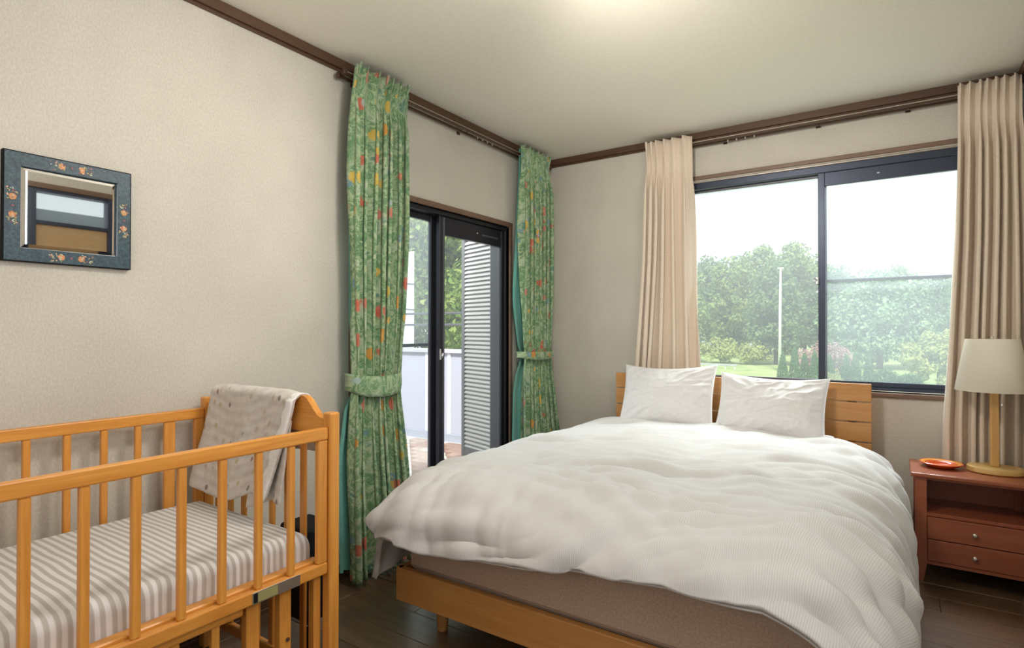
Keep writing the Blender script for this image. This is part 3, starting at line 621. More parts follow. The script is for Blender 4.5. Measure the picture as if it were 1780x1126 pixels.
# duvet
def duvet():
    xL, xR, yF, yH = 0.685, 1.875, -1.965, -0.36       # flat part of the top
    na, nb = 330, 300
    aL, aR = -0.50, 0.66                                # cloth beyond the flat part, left and right
    a = np.concatenate([np.linspace(aL, 0, 90, endpoint=False), np.linspace(0, 1, 150, endpoint=False), 1 + np.linspace(0, aR, 90)])
    # t: 0 at the head edge, 1 at the foot hem
    b = np.linspace(0, 1, nb)
    P = np.zeros((len(a), nb, 3)); UV = np.zeros((len(a), nb, 2))
    def drop(d, rx, rz):
        Lq = PI / 2 * math.sqrt((rx * rx + rz * rz) / 2)
        if d <= 0: return 0.0, 0.0
        th = min(d / Lq, 1) * PI / 2
        o, h = rx * math.sin(th), rz * (1 - math.cos(th))
        if d > Lq: h += (d - Lq) * 0.985; o += (d - Lq) * 0.03
        return o, h
    for i, ai in enumerate(a):
        if ai < 0: ex, side, x0 = -ai, -1, xL
        elif ai > 1: ex, side, x0 = ai - 1, 1, xR
        else: ex, side, x0 = 0, 0, xL + (xR - xL) * ai
        ox, hx = drop(ex, 0.195, 0.105) if side < 0 else drop(ex, 0.275, 0.21) if side > 0 else (0, 0)
        fx = min(max(ai, 0), 1)
        # cloth past the foot edge: shorter where the side flap hangs at the left corner
        foot = 0.345 + 0.016 * math.sin(ai * 9) + 0.012 * nz(ai * 7, 3.3) - 0.085 * max(0.0, min(1.0, (fx - 0.40) / 0.40)) - 0.02 * min(1, max(0, fx - .05) / .2)
        if side < 0: foot = 0.335 - 0.19 * min(1, max(0, (ex - 0.10) / 0.10)) ** 1.0
        if side > 0: foot += 0.12 * min(1, ex / 0.3)
        head = -0.0 + 0.02 * math.sin(ai * 7)
        if side > 0: head = 0.03
        flat = yH - yF
        tot = flat + foot - head
        for j, bj in enumerate(b):
            s = head + bj * tot
            if s <= flat: y, oy, hy = yH - s, 0, 0
            else:
                oy, hy = drop(s - flat, 0.235, 0.15); y = yF - oy
            x = x0 + (side * ox if side else 0)
            z = 0.578 - hx - hy
            # gentle crown and sink of the filling on top
            tx = (x - xL) / (xR - xL); ty = (yH - y) / flat
            crown = 0.022 * math.sin(PI * min(max(tx, 0), 1)) * (1 - 0.3 * min(ty, 1))
            z += crown if hy == 0 else crown * max(0, 1 - hy / 0.12)
            P[i, j] = (x, y, z); UV[i, j] = ((x0 if not side else x0 + side * ex), -s)
    # normals of the smooth form
    dA = np.gradient(P, axis=0); dB = np.gradient(P, axis=1); Nn = np.cross(dB, dA); Nn /= np.linalg.norm(Nn, axis=2, keepdims=True) + 1e-9
    if Nn[len(a) // 2, nb // 2, 2] < 0: Nn = -Nn
    D = np.zeros(P.shape[:2])
    for i in range(len(a)):
        for j in range(nb):
            x, y, z = P[i, j]; u, v = UV[i, j]
            wu, wv = u + 0.10 * nz(u * 2.5, v * 2.5, 31), v + 0.10 * nz(u * 2.5, v * 2.5, 37)
            d = 0.018 * nz(u * 2.2, v * 2.0, 1) + 0.022 * nz(wu * 2.4 + wv * 1.0, wv * 9 - wu * 2.5, 4) + 0.018 * nz(wu * 6, wv * 16 - wu * 6, 14)
            # long soft folds running diagonally across the bed
            r1 = max(0, 1 - abs(nz(u * 1.3 - v * 2.2, v * 1.0 + u * 2.4, 9)) * 2); d += 0.007 * r1 ** 3
            r2 = max(0, 1 - abs(nz(u * 4.5 + v * 1.2, v * 2.4 - u * 2.8, 12)) * 2); d += 0.004 * r2 ** 3
            # one long crease over the middle of the bed
            for (x1, y1, x2, y2, h) in ((1.02, -1.66, 1.70, -1.43, 0.010), (1.10, -1.55, 1.50, -1.52, 0.006), (1.30, -1.72, 1.95, -1.60, 0.006)):
                t = ((x - x1) * (x2 - x1) + (y - y1) * (y2 - y1)) / ((x2 - x1) ** 2 + (y2 - y1) ** 2)
                if 0 < t < 1:
                    px = x1 + t * (x2 - x1); py = y1 + t * (y2 - y1) + 0.02 * math.sin(t * 5)
                    q = (y - py) / 0.022
                    if abs(q) < 4: d += h * math.sin(PI * t) * (math.exp(-(q - 1) ** 2) - 0.9 * math.exp(-(q + .6) ** 2))
            # gathers falling over the foot edge, fan shaped toward the left corner
            k = min(1, max(0, (yF + 0.22 - y) / 0.24))
            if k > 0:
                dens = 30 if x < 1.1 else 17
                sl = 9 - 25 * min(1, max(0, (u - .8) / .7)); g = math.sin((26 * u - 5 * u * u + 3.4 * nz(u * 3, v * 1.5, 2) + (y + 2) * sl))
                d += k * 0.0085 * (0.4 + 0.6 * abs(nz(u * 2.2, 5.5, 1)) * 2) * g * (0.55 + 0.8 * abs(nz(x * 4, 1.7, 5)))
            # short tight gathers above the foot hem near the left corner
            if u < 1.25:
                k2 = min(1, max(0, (-1.80 - y) / 0.20)) * min(1, (1.25 - u) / 0.25)
                d += 0.0055 * k2 * 0.75 * math.sin(64 * u + 5.0 * nz(u * 4, 2.2, 41) + 16 * (v + 1.6) + 2.2 * nz(u * 5, v * 4, 21)) * (0.35 + 1.3 * abs(nz(u * 5, v * 3, 23)))
            # flat swirls over the middle of the foot end
            k3 = math.exp(-((u - 1.25) / 0.40) ** 2 - ((v + 1.55) / 0.22) ** 2); d += 0.009 * k3 * math.sin(55 * (v + 0.35 * u + 0.6 * (u - 1.25) ** 2) + 3 * nz(u * 3, v * 3, 27))
            # folds hanging on the right side
            if u > 1.86:
                k = min(1, (u - 1.86) / 0.25)
                g = math.sin(v * 46 + (u - 1.9) * 16 + 3.6 * nz(v * 3, u * 2, 3)); d += k * 0.020 * g * (0.45 + abs(nz(v * 2.3, 8.8, 5)) * 1.6)
                d += k * 0.020 * nz(v * 5, u * 3, 15)
            if u < 0.70:
                k = min(1, (0.70 - u) / 0.2); d += k * 0.006 * math.sin(v * 30 + 2 * nz(v * 3, u * 3, 6))
            D[i, j] = d
    P = P + Nn * D[..., None]
    T = thing('duvet', 'rumpled white striped duvet covering the bed, hanging over its sides', 'duvet', (1.3, -1.1, 0.52))
    o = grid_obj('duvet_cover', P, UV, 'duvet_cloth', T); solid(o, 0.022, -1)
    # piped seam along the foot hem
    hem = [tuple(P[i, -1] + np.array((0, -0.001, -0.002))) for i in range(78, len(a) - 60, 2)]
    obj('hem_seam', tube(new(), hem, 0.0035, 6), 'duvet_cloth', T, smooth=True)
    return T
duvet()

# pillows
def pillow(cx, w, h, T_, tilt, cy, zbot, roll, seed, label, yaw=0):
    n = 64; u = np.linspace(-1, 1, n); V3 = []
    rm = Matrix.Rotation(math.radians(yaw), 4, 'Z') @ Matrix.Rotation(math.radians(tilt), 4, 'X') @ Matrix.Rotation(math.radians(roll), 4, 'Y')
    def side(sg):
        P = np.zeros((n, n, 3)); UV = np.zeros((n, n, 2))
        for i, a in enumerate(u):
            for j, c in enumerate(u):
                e = max((1 - a * a), 0) * max((1 - c * c), 0)
                th = T_ * (e ** 0.5) * (1 - 0.25 * c)       # fuller at the bottom
                x = a * w / 2 * (1 - 0.055 * (1 - c * c)); z = c * h / 2 * (1 - 0.10 * (1 - a * a) * (1 + 0.5 * (c > 0)))
                edge = 1 - min(1 - abs(a), 1 - abs(c))
                ang = math.atan2(c, a); g = math.sin(ang * 22 + 3 * nz(a * 2, c * 2, seed)) * max(0, edge - 0.45) * (1 - edge) * 4
                wr = 0.007 * g + 0.012 * nz(a * 1.6 + seed, c * 1.6, 3 + seed) + 0.0018 * nz(a * 5, c * 5 + seed, 5)
                # creases from the upper outer corner
                cr = 1 - abs(nz(a * 3 - c * 4, a * 2 + c * 2 + seed, 7)) * 2; wr += 0.006 * max(0, cr - 0.7) / 0.3
                yv = -sg * (th * 0.5 + wr * min(1, (1 - edge) * 8))
                P[i, j] = rm @ Vector((x, yv, z)); UV[i, j] = (x, z)
        return P, UV
    F, UVf = side(1); K, _ = side(-1)
    off = np.array((cx, cy, 0)); 
    zmin = min(F[..., 2].min(), K[..., 2].min()); off[2] = zbot - zmin
    root = thing('pillow', label, 'pillow', tuple(off), 'white pillows against the headboard')
    P = np.concatenate([F, K[::-1]], 0) + off       # wraps round as a closed tube in u
    UVs = np.concatenate([UVf, UVf[::-1]], 0)
    grid_obj('pillowcase', P, UVs, 'pillow_cloth', root, close_u=True)
pillow(1.005, 0.565, 0.40, 0.165, -24, -0.325, 0.565, -2, 3, 'white pillow on the left of the pair, its top corners pointed up')
pillow(1.575, 0.555, 0.365, 0.165, -24, -0.325, 0.562, 1.5, 9, 'white pillow on the right of the pair, nearer the lamp')

# ------------------------------------------------------------ nightstand
NS = thing('nightstand', 'reddish wooden nightstand with open shelf and two drawers', 'nightstand', (2.425, -0.28, 0))
x0, x1, yf, yb = 2.212, 2.640, -0.440, -0.135
b = new(); box(b, 2.195, 2.655, -0.462, -0.125, 0.478, 0.497, 0.005, 2); obj('top', b, 'cherry_x', NS)
for lx in (x0, x1 - 0.044):
    for ly in (yf, yb - 0.036):
        b = new(); box(b, lx, lx + .044, ly, ly + .036, 0.0, 0.478, 0.0)
        s = 1 if lx == x0 else -1
        for v in b.verts:       # taper the foot on the inner side
            if v.co.z < 0.01: v.co.x = lx + (.030 if v.co.x > lx + .02 else 0) if s > 0 else lx + (.014 if v.co.x < lx + .02 else .044)
        bmesh.ops.subdivide_edges(b, edges=[e for e in b.edges if abs(e.verts[0].co.z - e.verts[1].co.z) > .3], cuts=1)
        for v in b.verts:
            if 0.05 < v.co.z < 0.4:
                v.co.z = 0.085; v.co.x = lx + (.044 if v.co.x > lx + .02 else 0)
        obj('leg', b, 'cherry_z', NS)
obj('side_panel', bx(x0 + .012, x0 + .022, yf + .036, yb - .036, 0.085, 0.478), 'cherry_y', NS); obj('side_panel', bx(x1 - .022, x1 - .012, yf + .036, yb - .036, 0.085, 0.478), 'cherry_y', NS)
obj('back_panel', bx(x0 + .03, x1 - .03, yb - .012, yb - .004, 0.085, 0.478), 'cherry_x', NS)
ix0, ix1 = x0 + .044, x1 - .044
obj('shelf', bx(ix0 - .02, ix1 + .02, yf + .004, yb - .014, 0.300, 0.316, 0.002), 'cherry_x', NS)
obj('top_rail', bx(ix0, ix1, yf + .004, yf + .022, 0.466, 0.478, 0.001), 'cherry_x', NS)
obj('bottom_rail', bx(ix0, ix1, yf + .004, yf + .022, 0.082, 0.098, 0.001), 'cherry_x', NS)
for za, zb in ((0.199, 0.299), (0.099, 0.197)):
    d = obj('drawer', (lambda q: (box(q, ix0 + .002, ix1 - .002, yf - .001, yf + .017, za + .001, zb - .001, 0.002, 2), box(q, ix0 + .01, ix1 - .01, yf + .017, yb - .03, za + .006, zb - .012), q)[-1])(new()), 'cherry_x', NS)
    b = new(); tube(b, [(2.426, yf, (za + zb) / 2), (2.426, yf - .010, (za + zb) / 2), (2.426, yf - .013, (za + zb) / 2), (2.426, yf - .020, (za + zb) / 2), (2.426, yf - .023, (za + zb) / 2)], [0.004, 0.005, 0.0095, 0.0105, 0.005], 14)
    obj('knob', b, 'satin_nickel', d, smooth=True)

# lamp
LP = thing('table_lamp', 'table lamp with cream conical shade and wooden pole on the nightstand', 'lamp', (2.515, -0.262, 0.497))
b = lathe(new(), [(0.004, 0.0), (0.098, 0.0), (0.105, 0.004), (0.105, 0.024), (0.100, 0.029), (0.004, 0.0295)], (2.518, -0.262, 0.4975), 48, 1.0, 0.74); autosmooth(obj('base', b, 'lampbasewood', LP))
b = bx(2.499, 2.531, -0.278, -0.246, 0.527, 0.90, 0.004, 2); obj('pole', b, 'lampwood', LP)
b = lathe(new(), [(0.010, 0), (0.010, .10), (.014, .10), (.014, .15)], (2.515, -0.262, 0.90), 14); autosmooth(obj('lamp_socket', b, 'white_plastic', LP))
sh = new(); c = (2.509, -0.262, 0.871); lathe(sh, [(0.1385, 0.0), (0.1395, 0.002), (0.0995, 0.238), (0.0975, 0.238), (0.1375, 0.002)], c, 64, cap=False)
autosmooth(obj('lamp_shade', sh, 'shade_cloth', LP), 60)
b = new()
for k in range(3):
    a = 2 * PI * k / 3 + .4; tube(b, [(c[0], c[1], c[2] + .231), (c[0] + .097 * math.cos(a), c[1] + .097 * math.sin(a), c[2] + .231)], 0.0018, 6)
tube(b, [(c[0], c[1], 1.04), (c[0], c[1], c[2] + .245)], 0.003, 8); tube(b, [(c[0], c[1], c[2] + .240), (c[0], c[1], c[2] + .252)], 0.006, 10)
obj('shade_fitting', b, 'satin_nickel', LP)
b = new(); lathe(b, [(0.003, 0), (0.022, 0.02), (0.030, 0.05), (0.022, 0.08), (0.004, 0.092)], (2.515, -0.262, 0.985), 16); obj('bulb', b, 'white_plastic', LP, smooth=True)
b = tube(new(), [(2.541, -0.283, 0.90), (2.541, -0.283, 0.822)], 0.0014, 6); lathe(b, [(0.002, 0), (.006, -.006), (.006, -.016), (.002, -.02)], (2.541, -0.283, 0.822), 10); obj('pull_cord', b, 'satin_nickel', LP)
# ashtray-like dish
DS = thing('dish', 'small orange-red dish on the nightstand beside the lamp', 'dish', (2.318, -0.265, 0.4975))
b = lathe(new(), [(0.003, 0.0), (0.050, 0.0), (0.060, 0.006), (0.082, 0.018), (0.086, 0.022), (0.083, 0.024), (0.066, 0.019), (0.054, 0.017), (0.048, 0.009), (0.003, 0.008)], (2.318, -0.265, 0.4975), 48)
autosmooth(obj('dish_body', b, 'orange_ceramic', DS), 50)
b = lathe(new(), [(0.064, 0.0), (0.0655, 0.0015), (0.078, 0.0048), (0.080, 0.0040)], (2.318, -0.265, 0.5165), 48, cap=False); obj('rim_band', b, 'plate_yellow', DS, smooth=True, label='orange-yellow band round the rim')

# ------------------------------------------------------------ crib
CR = thing('crib', 'honey-coloured pine baby crib with slatted sides against the left wall', 'crib', (0.40, -3.2, 0.0))
CY1, CY0 = -2.540, -3.84         # head end, foot end
CX0, CX1 = 0.035, 0.765
def crib_end(yc, sign):
    for px_ in (CX0, CX1 - 0.036):
        obj('corner_post', bx(px_, px_ + .036, yc - .036, yc, 0.0, 0.905, 0.006, 3), 'pine_z', CR)
    # board with a raised shoulder profile
    b = new(); n = 40; lo, hi = [], []; xa, xb = CX0 + .036, CX1 - .036
    for i in range(n + 1):
        t = i / n; e = min(t, 1 - t) * (xb - xa)          # distance from the nearer post
        k = min(1, max(0, (e - 0.018) / 0.085)); k = k * k * (3 - 2 * k)
        zt = 0.886 + 0.058 * k + 0.006 * math.sin(PI * t)
        lo.append((xa + t * (xb - xa), 0.838)); hi.append((xa + t * (xb - xa), zt))
    y0_, y1_ = yc - .029, yc - .007
    fr = [[b.verts.new((x, yy, z)) for x, z in row] for yy in (y0_, y1_) for row in (lo, hi)]
    for i in range(n):
        b.faces.new((fr[0][i], fr[0][i + 1], fr[1][i + 1], fr[1][i])); b.faces.new((fr[2][i], fr[3][i], fr[3][i + 1], fr[2][i + 1]))
        b.faces.new((fr[1][i], fr[1][i + 1], fr[3][i + 1], fr[3][i])); b.faces.new((fr[0][i], fr[2][i], fr[2][i + 1], fr[0][i + 1]))
    b.faces.new((fr[0][0], fr[1][0], fr[3][0], fr[2][0])); b.faces.new((fr[0][n], fr[2][n], fr[3][n], fr[1][n]))
    autosmooth(obj('end_board', b, 'pine_x', CR), 35)
    obj('end_rail', bx(xa, xb, yc - .028, yc - .008, 0.095, 0.130, 0.003), 'pine_x', CR)
    for k in range(7):
        xs_ = 0.130 + 0.081 * k
        obj('slat', bx(xs_ - .0125, xs_ + .0125, yc - .024, yc - .012, 0.130, 0.840, 0.003), 'pine_z', CR)
crib_end(CY1, 1); crib_end(CY0 + .036, -1)
def long_side(xc, zt, zl, ysl, front):
    w = 0.0105
    obj('top_rail', bx(xc - w, xc + w, CY0 + .038, CY1 - .038, zt - .036, zt, 0.004, 2), 'pine_y', CR)
    obj('low_rail', bx(xc - w, xc + w, CY0 + .038, CY1 - .038, zl - .034, zl, 0.004, 2), 'pine_y', CR)
    first = obj('slat', bx(xc - .008, xc + .008, ysl[0] - .0095, ysl[0] + .0095, zl, zt - .036, 0.0025), 'pine_z', CR)
    for ys_ in ysl[1:]: inst('slat', first, CR, (0, ys_ - ysl[0], 0))
    for ys_ in (CY1 - .038 - .0165, CY0 + .038 + .0165):
        obj('stile', bx(xc - .009, xc + .009, ys_ - .0165, ys_ + .0165, zl, zt - .036, 0.003), 'pine_z', CR)
Y = [-2.695 - 0.0975 * k for k in range(11)]
long_side(0.748, 0.863, 0.470, Y, True)
long_side(0.062, 0.868, 0.170, Y[1:], False)
obj('slat', bx(0.054, 0.070, -2.712, -2.676, 0.17, 0.832, 0.003), 'pine_z', CR, label='wider slat of the far side')
# lower front panel
obj('lower_rail', bx(0.715, 0.733, CY0 + .04, -2.822, 0.405, 0.432, 0.006, 2), 'pine_y', CR)
obj('bottom_rail', bx(0.705, 0.727, CY0 + .04, CY1 - .038, 0.095, 0.130, 0.003), 'pine_y', CR)
for yy in Y[2:]: obj('lower_slat', bx(0.708, 0.724, yy - .0105, yy + .0105, 0.13, 0.406, 0.0025), 'pine_z', CR)
for yy, hw in ((-2.792, .019), (-2.695, .018), (-2.590, .012)): obj('lower_post', bx(0.700, 0.728, yy - hw, yy + hw, 0.0, 0.445, 0.003), 'pine_z', CR)
obj('bolt', tube(new(), [(0.728, -2.690, 0.285), (0.731, -2.690, 0.285)], 0.006, 10), 'dark_trim_x', CR)
# mattress platform
b = new(); box(b, 0.075, 0.735, -3.80, -2.582, 0.452, 0.466, 0.002); obj('platform', b, 'pine_y', CR)
obj('platform_rail', bx(0.700, 0.732, -3.80, -2.585, 0.430, 0.476, 0.003), 'pine_y', CR)
obj('label_plate', bx(0.7585, 0.7600, -2.815, -2.672, 0.437, 0.468, 0.0005), 'satin_nickel', CR, label='worn metal maker plate with dark left end')
obj('label_print', bx(0.7598, 0.7604, -2.813, -2.742, 0.440, 0.465), 'paint_olive', CR)
obj('label_mark', bx(0.7602, 0.7607, -2.812, -2.800, 0.440, 0.465), 'black_plastic', CR)
# crib mattress with striped sheet
def crib_mattress():
    x0, x1, y0, y1, z0, z1 = 0.085, 0.695, -3.78, -2.592, 0.468, 0.548
    nu, nv = 90, 150; P = np.zeros((nu, nv, 3)); UV = np.zeros((nu, nv, 2))
    A = np.linspace(-1, 1, nu)
    # wrap: cross section through x, from lower left over the top to lower right
    hw, hy = (x1 - x0) / 2, (y1 - y0) / 2; cx, cy = (x0 + x1) / 2, (y0 + y1) / 2; hh = z1 - z0; r = 0.032
    def prof(L, half):      # arc distance from the centre -> (offset, drop)
        f = half - r
        if L <= f: return L, 0
        q = L - f
        if q <= r * PI / 2: return f + r * math.sin(q / r), r * (1 - math.cos(q / r))
        return half, r + (q - r * PI / 2)
    Lx = hw - r + r * PI / 2 + (hh - r); Ly = hy - r + r * PI / 2 + (hh - r)
    for i in range(nu):
        sx = A[i] * Lx; ax, dx = prof(abs(sx), hw)
        for j in range(nv):
            sy = (2 * j / (nv - 1) - 1) * Ly; ay, dy = prof(abs(sy), hy)
            d = min(hh, math.hypot(dx, dy) if dx < r and dy < r else max(dx, dy))
            x = cx + math.copysign(ax, sx); y = cy + math.copysign(ay, sy)
            k = min(1, dx / r) if sx > 0 else 0
            puck = 0.004 * math.sin(sy * 60 + 2 * nz(sy * 6, 1)) * k * (1 - 0.5 * d / hh)
            z = z1 - d + 0.003 * nz(x * 6, y * 6, 2) * (d < r) + (0.010 * math.sin(PI * i / nu) * math.sin(PI * j / nv))
            P[i, j] = (x + puck, y, z); UV[i, j] = (sx, sy + 0.004 * nz(sx * 8, sy * 8) + 0.010 * k * nz(sy * 18, 3.0))
    T = thing('crib_mattress', 'crib mattress in grey and white striped fitted sheet', 'mattress', (cx, cy, z0))
    grid_obj('fitted_sheet', P, UV, 'striped_sheet', T)
    b = bx(x0 + .004, x1 - .004, y0 + .004, y1 - .004, z0 - .0005, z0 + .03); obj('mattress_core', b, 'mattress_cloth', T)
crib_mattress()
# blanket over the head board
def blanket():
    nu, nv = 70, 110; P = np.zeros((nu, nv, 3)); UV = np.zeros((nu, nv, 2))
    yc = CY1 - .018; hw = 0.024
    for i in range(nu):
        u = i / (nu - 1)
        xt = 0.140 + u * (0.612 - 0.140)
        xb = -0.0 + 0.085 + u * (0.545 - 0.085)              # where the inner hang ends
        zt = 0.9555 - 0.012 * (max(0, u - .75) / .25) ** 2 - 0.006 * (max(0, .12 - u) / .12)
        Lf = 0.31 + 0.045 * math.sin(PI * min(1, u * 1.25)) - 0.02 * u
        Lb = 0.19 - 0.03 * u
        arc = PI * hw; tot = Lf + arc + Lb
        for j in range(nv):
            s = j / (nv - 1) * tot
            fold = 0.010 * math.sin(u * 15 + 1.5 * nz(u * 4, 1)) + 0.006 * nz(u * 6, s * 6, 3)
            if s < Lf:
                q = (Lf - s) / Lf; y = yc - hw - 0.006 - 0.045 * q ** 1.3 - fold * min(1, q * 2); z = zt - hw - (Lf - s); x = xt + (xb - xt) * q ** 1.1
            elif s < Lf + arc:
                a = (s - Lf) / hw; y = yc - hw * math.cos(a) - 0.006 * math.cos(a); z = zt - hw + hw * math.sin(a); x = xt
            else:
                q = (s - Lf - arc) / Lb; y = yc + hw + 0.006 + 0.012 * q + fold * min(1, q * 2) * .5; z = zt - hw - (s - Lf - arc); x = xt + 0.05 * q * u
            P[i, j] = (x, y, z + 0.002 * nz(u * 9, s * 9, 7)); UV[i, j] = (u * 0.56, s)
    T = thing('blanket', 'dotted grey-beige baby blanket draped over the crib headboard', 'blanket', (0.4, yc, 0.93))
    o = grid_obj('blanket_cloth', P, UV, 'dotted_blanket', T); solid(o, 0.005, 1)
    # white binding along the right edge, turning forward
    pe = P[-1]; n = nv
    Q = np.zeros((5, n, 3)); U2 = np.zeros((5, n, 2))
    for j in range(n):
        for k in range(5):
            w_ = (k / 4) * (0.040 + 0.006 * math.sin(j * .5))
            Q[k, j] = pe[j] + np.array((-w_ * 0.95 + .002, -0.009 - 0.004 * math.sin(PI * k / 4) if j < 62 else (0.009 if j > 75 else 0), 0.008 if 60 <= j <= 77 else 0)); U2[k, j] = (k * .01, j * .01)
    solid(grid_obj('binding', Q, U2, 'binding_white', T, label='white binding along the right edge'), 0.004, 0)
    # inner second layer that shows beside the binding
    R = P[38:66:1, :52].copy(); R[..., 1] += 0.014; R[..., 0] += 0.085 * np.linspace(1, 0.15, 52)[None, :]; R[..., 2] -= 0.012
    solid(grid_obj('folded_layer', R, UV[38:66, :52], 'dotted_blanket', T), 0.004, 1)
blanket()
# black object on the floor beyond the crib end
BX = thing('black_case', 'black upright case on the floor behind the crib end', 'case', (0.30, -2.36, 0.0))
obj('case_body', bx(0.300, 0.465, -2.43, -2.30, 0.135, 0.458, 0.012, 3), 'black_plastic', BX)
for xx in (0.32, 0.445):
    for yy in (-2.41, -2.32): obj('leg', bx(xx - .010, xx + .010, yy - .010, yy + .010, 0, 0.137, 0.002), 'black_plastic', BX)
obj('case_trim', bx(0.300, 0.465, -2.434, -2.428, 0.130, 0.137, 0.002), 'grey_plastic', BX)

# white wall socket plug below the crib
PL = thing('door_stop', 'small white conical stopper on the floor under the crib', 'door stop', (0.075, -2.72, 0.0))
b = lathe(new(), [(0.017, 0.0), (0.018, 0.004), (0.008, 0.030), (0.005, 0.034)], (0.10, -2.66, 0.0), 16); autosmooth(obj('stopper_body', b, 'white_plastic', PL))

# ------------------------------------------------------------ outside: terrace
TR = thing('terrace', 'brick-paved terrace outside the glass door', 'terrace', (-1.5, -1.0, 0.04))
obj('slab', bx(-4.5, -WT - .01, -3.2, 0.62, -0.08, 0.055), 'mortar', TR)
cell = {}
def brick(xa, xb, ya, yb):
    k = random.choice('aabbccd'); dims = (round(xb - xa, 3), round(yb - ya, 3), k)
    if dims not in cell:
        hx_, hy_ = (xb - xa) / 2 - .004, (yb - ya) / 2 - .004
        o = obj('brick', bx(-hx_, hx_, -hy_, hy_, -.025, .025, 0.007), 'paver_' + k, None); o.parent = TR
        cell[dims] = o; first = True
    else:
        o = bpy.data.objects.new('brick', cell[dims].data); COL.objects.link(o); o.parent = TR
    o.location = Vector(((xa + xb) / 2, (ya + yb) / 2, 0.079 + random.uniform(-.003, .003))) - TR.location
    o.rotation_euler = (random.uniform(-.012, .012), random.uniform(-.012, .012), random.uniform(-.02, .02))
n_ = 0; S = 0.105
for gx in range(-26, 0):
    for gy in range(-19, 4):
        # herringbone of 2:1 bricks
        m_ = (gx + gy) % 4; x_, y_ = gx * S - 0.16, gy * S
        if m_ == 0 and n_ < 296 and x_ + 2 * S < -0.15: brick(x_, x_ + 2 * S, y_, y_ + S); n_ += 1
        elif m_ == 2 and n_ < 296 and x_ + S < -0.15: brick(x_, x_ + S, y_ - S, y_ + S); n_ += 1
PP = thing('parapet', 'lavender-grey panelled parapet wall along the terrace edge', 'parapet', (-2.3, 0.52, 0.05))
edges = [-4.4, -3.3, -2.5, -1.647, -1.37, -0.72, -0.16]
for a, c in zip(edges, edges[1:]): obj('panel', bx(a + .02, c - .02, 0.49, 0.54, 0.165, 0.925, 0.002), 'parapet', PP)
for a in edges[1:-1]: obj('panel_joint', bx(a - .022, a + .022, 0.480, 0.538, 0.165, 0.925, 0.002), 'joint_white', PP)
obj('base_rail', bx(-4.4, -0.15, 0.470, 0.55, 0.055, 0.165, 0.004), 'parapet_frame', PP)
obj('cap', bx(-4.4, -0.15, 0.455, 0.57, 0.925, 0.962, 0.004), 'parapet_cap', PP)
for zz in (1.195, 1.305): obj('handrail', tube(new(), [(-4.4, 0.51, zz), (-0.16, 0.51, zz)], 0.011, 8), 'grey_frame', PP)
for a in (-4.3, -3.1, -0.9, -0.2): obj('rail_post', tube(new(), [(a, 0.51, 0.96), (a, 0.51, 1.31)], 0.012, 8), 'grey_frame', PP)
# gravel-like mortar fillet
obj('gravel_strip', bx(-4.4, -0.15, 0.40, 0.47, 0.055, 0.090), 'mortar', PP)

# folding louvred shutter
SH = thing('louvred_shutter', 'grey folding louvred shutter leaf standing open outside the glass door', 'shutter', (-0.15, -0.46, 0.19))
dirv = Vector((-0.38, 0.13, 0)).normalized(); nrm = Vector((dirv.y, -dirv.x, 0)); P0 = Vector((-0.165, -0.455, 0)); Lw = 0.405
def obox(b, u0, u1, w0, w1, z0, z1, tilt=0.0):
    vs = []
    for u in (u0, u1):
        for ww in (w0, w1):
            for z in (z0, z1):
                p = P0 + dirv * u + nrm * ww; vs.append(b.verts.new((p.x, p.y, z + tilt * ww)))
    for q in [(0, 1, 3, 2), (4, 6, 7, 5), (0, 4, 5, 1), (2, 3, 7, 6), (0, 2, 6, 4), (1, 5, 7, 3)]: b.faces.new([vs[i] for i in q])
    return b
for u0, u1 in ((0, .035), (Lw - .035, Lw)): obj('stile', obox(new(), u0, u1, -.015, .015, 0.19, 1.86), 'shutter_grey', SH)
obj('rail', obox(new(), .035, Lw - .035, -.013, .013, 0.19, 0.285), 'shutter_grey', SH); obj('rail', obox(new(), .035, Lw - .035, -.013, .013, 1.82, 1.86), 'shutter_grey', SH)
zz = 0.292; first = None; k = 0
while zz < 1.81:
    if first is None: first = obj('louvre', obox(new(), .033, Lw - .033, -.012, .012, zz, zz + .009, 0.9), 'shutter_slat', SH)
    else: inst('louvre', first, SH, (0, 0, k * 0.0305))
    k += 1; zz = 0.292 + k * 0.0305
SF = thing('shutter_leaf', 'flat grey shutter leaf folded behind the louvred one outside the glass door', 'shutter', (-0.14, -0.46, 0.19))
obj('leaf_panel', obox(new(), 0.0, Lw, 0.030, 0.046, 0.19, 1.86), 'shutter_grey', SF)
b = new(); box(b, -0.1475, -0.140, -0.462, -0.440, 0.19, 1.86, 0.002); obj('leaf_edge', b, 'grey_frame', SF)

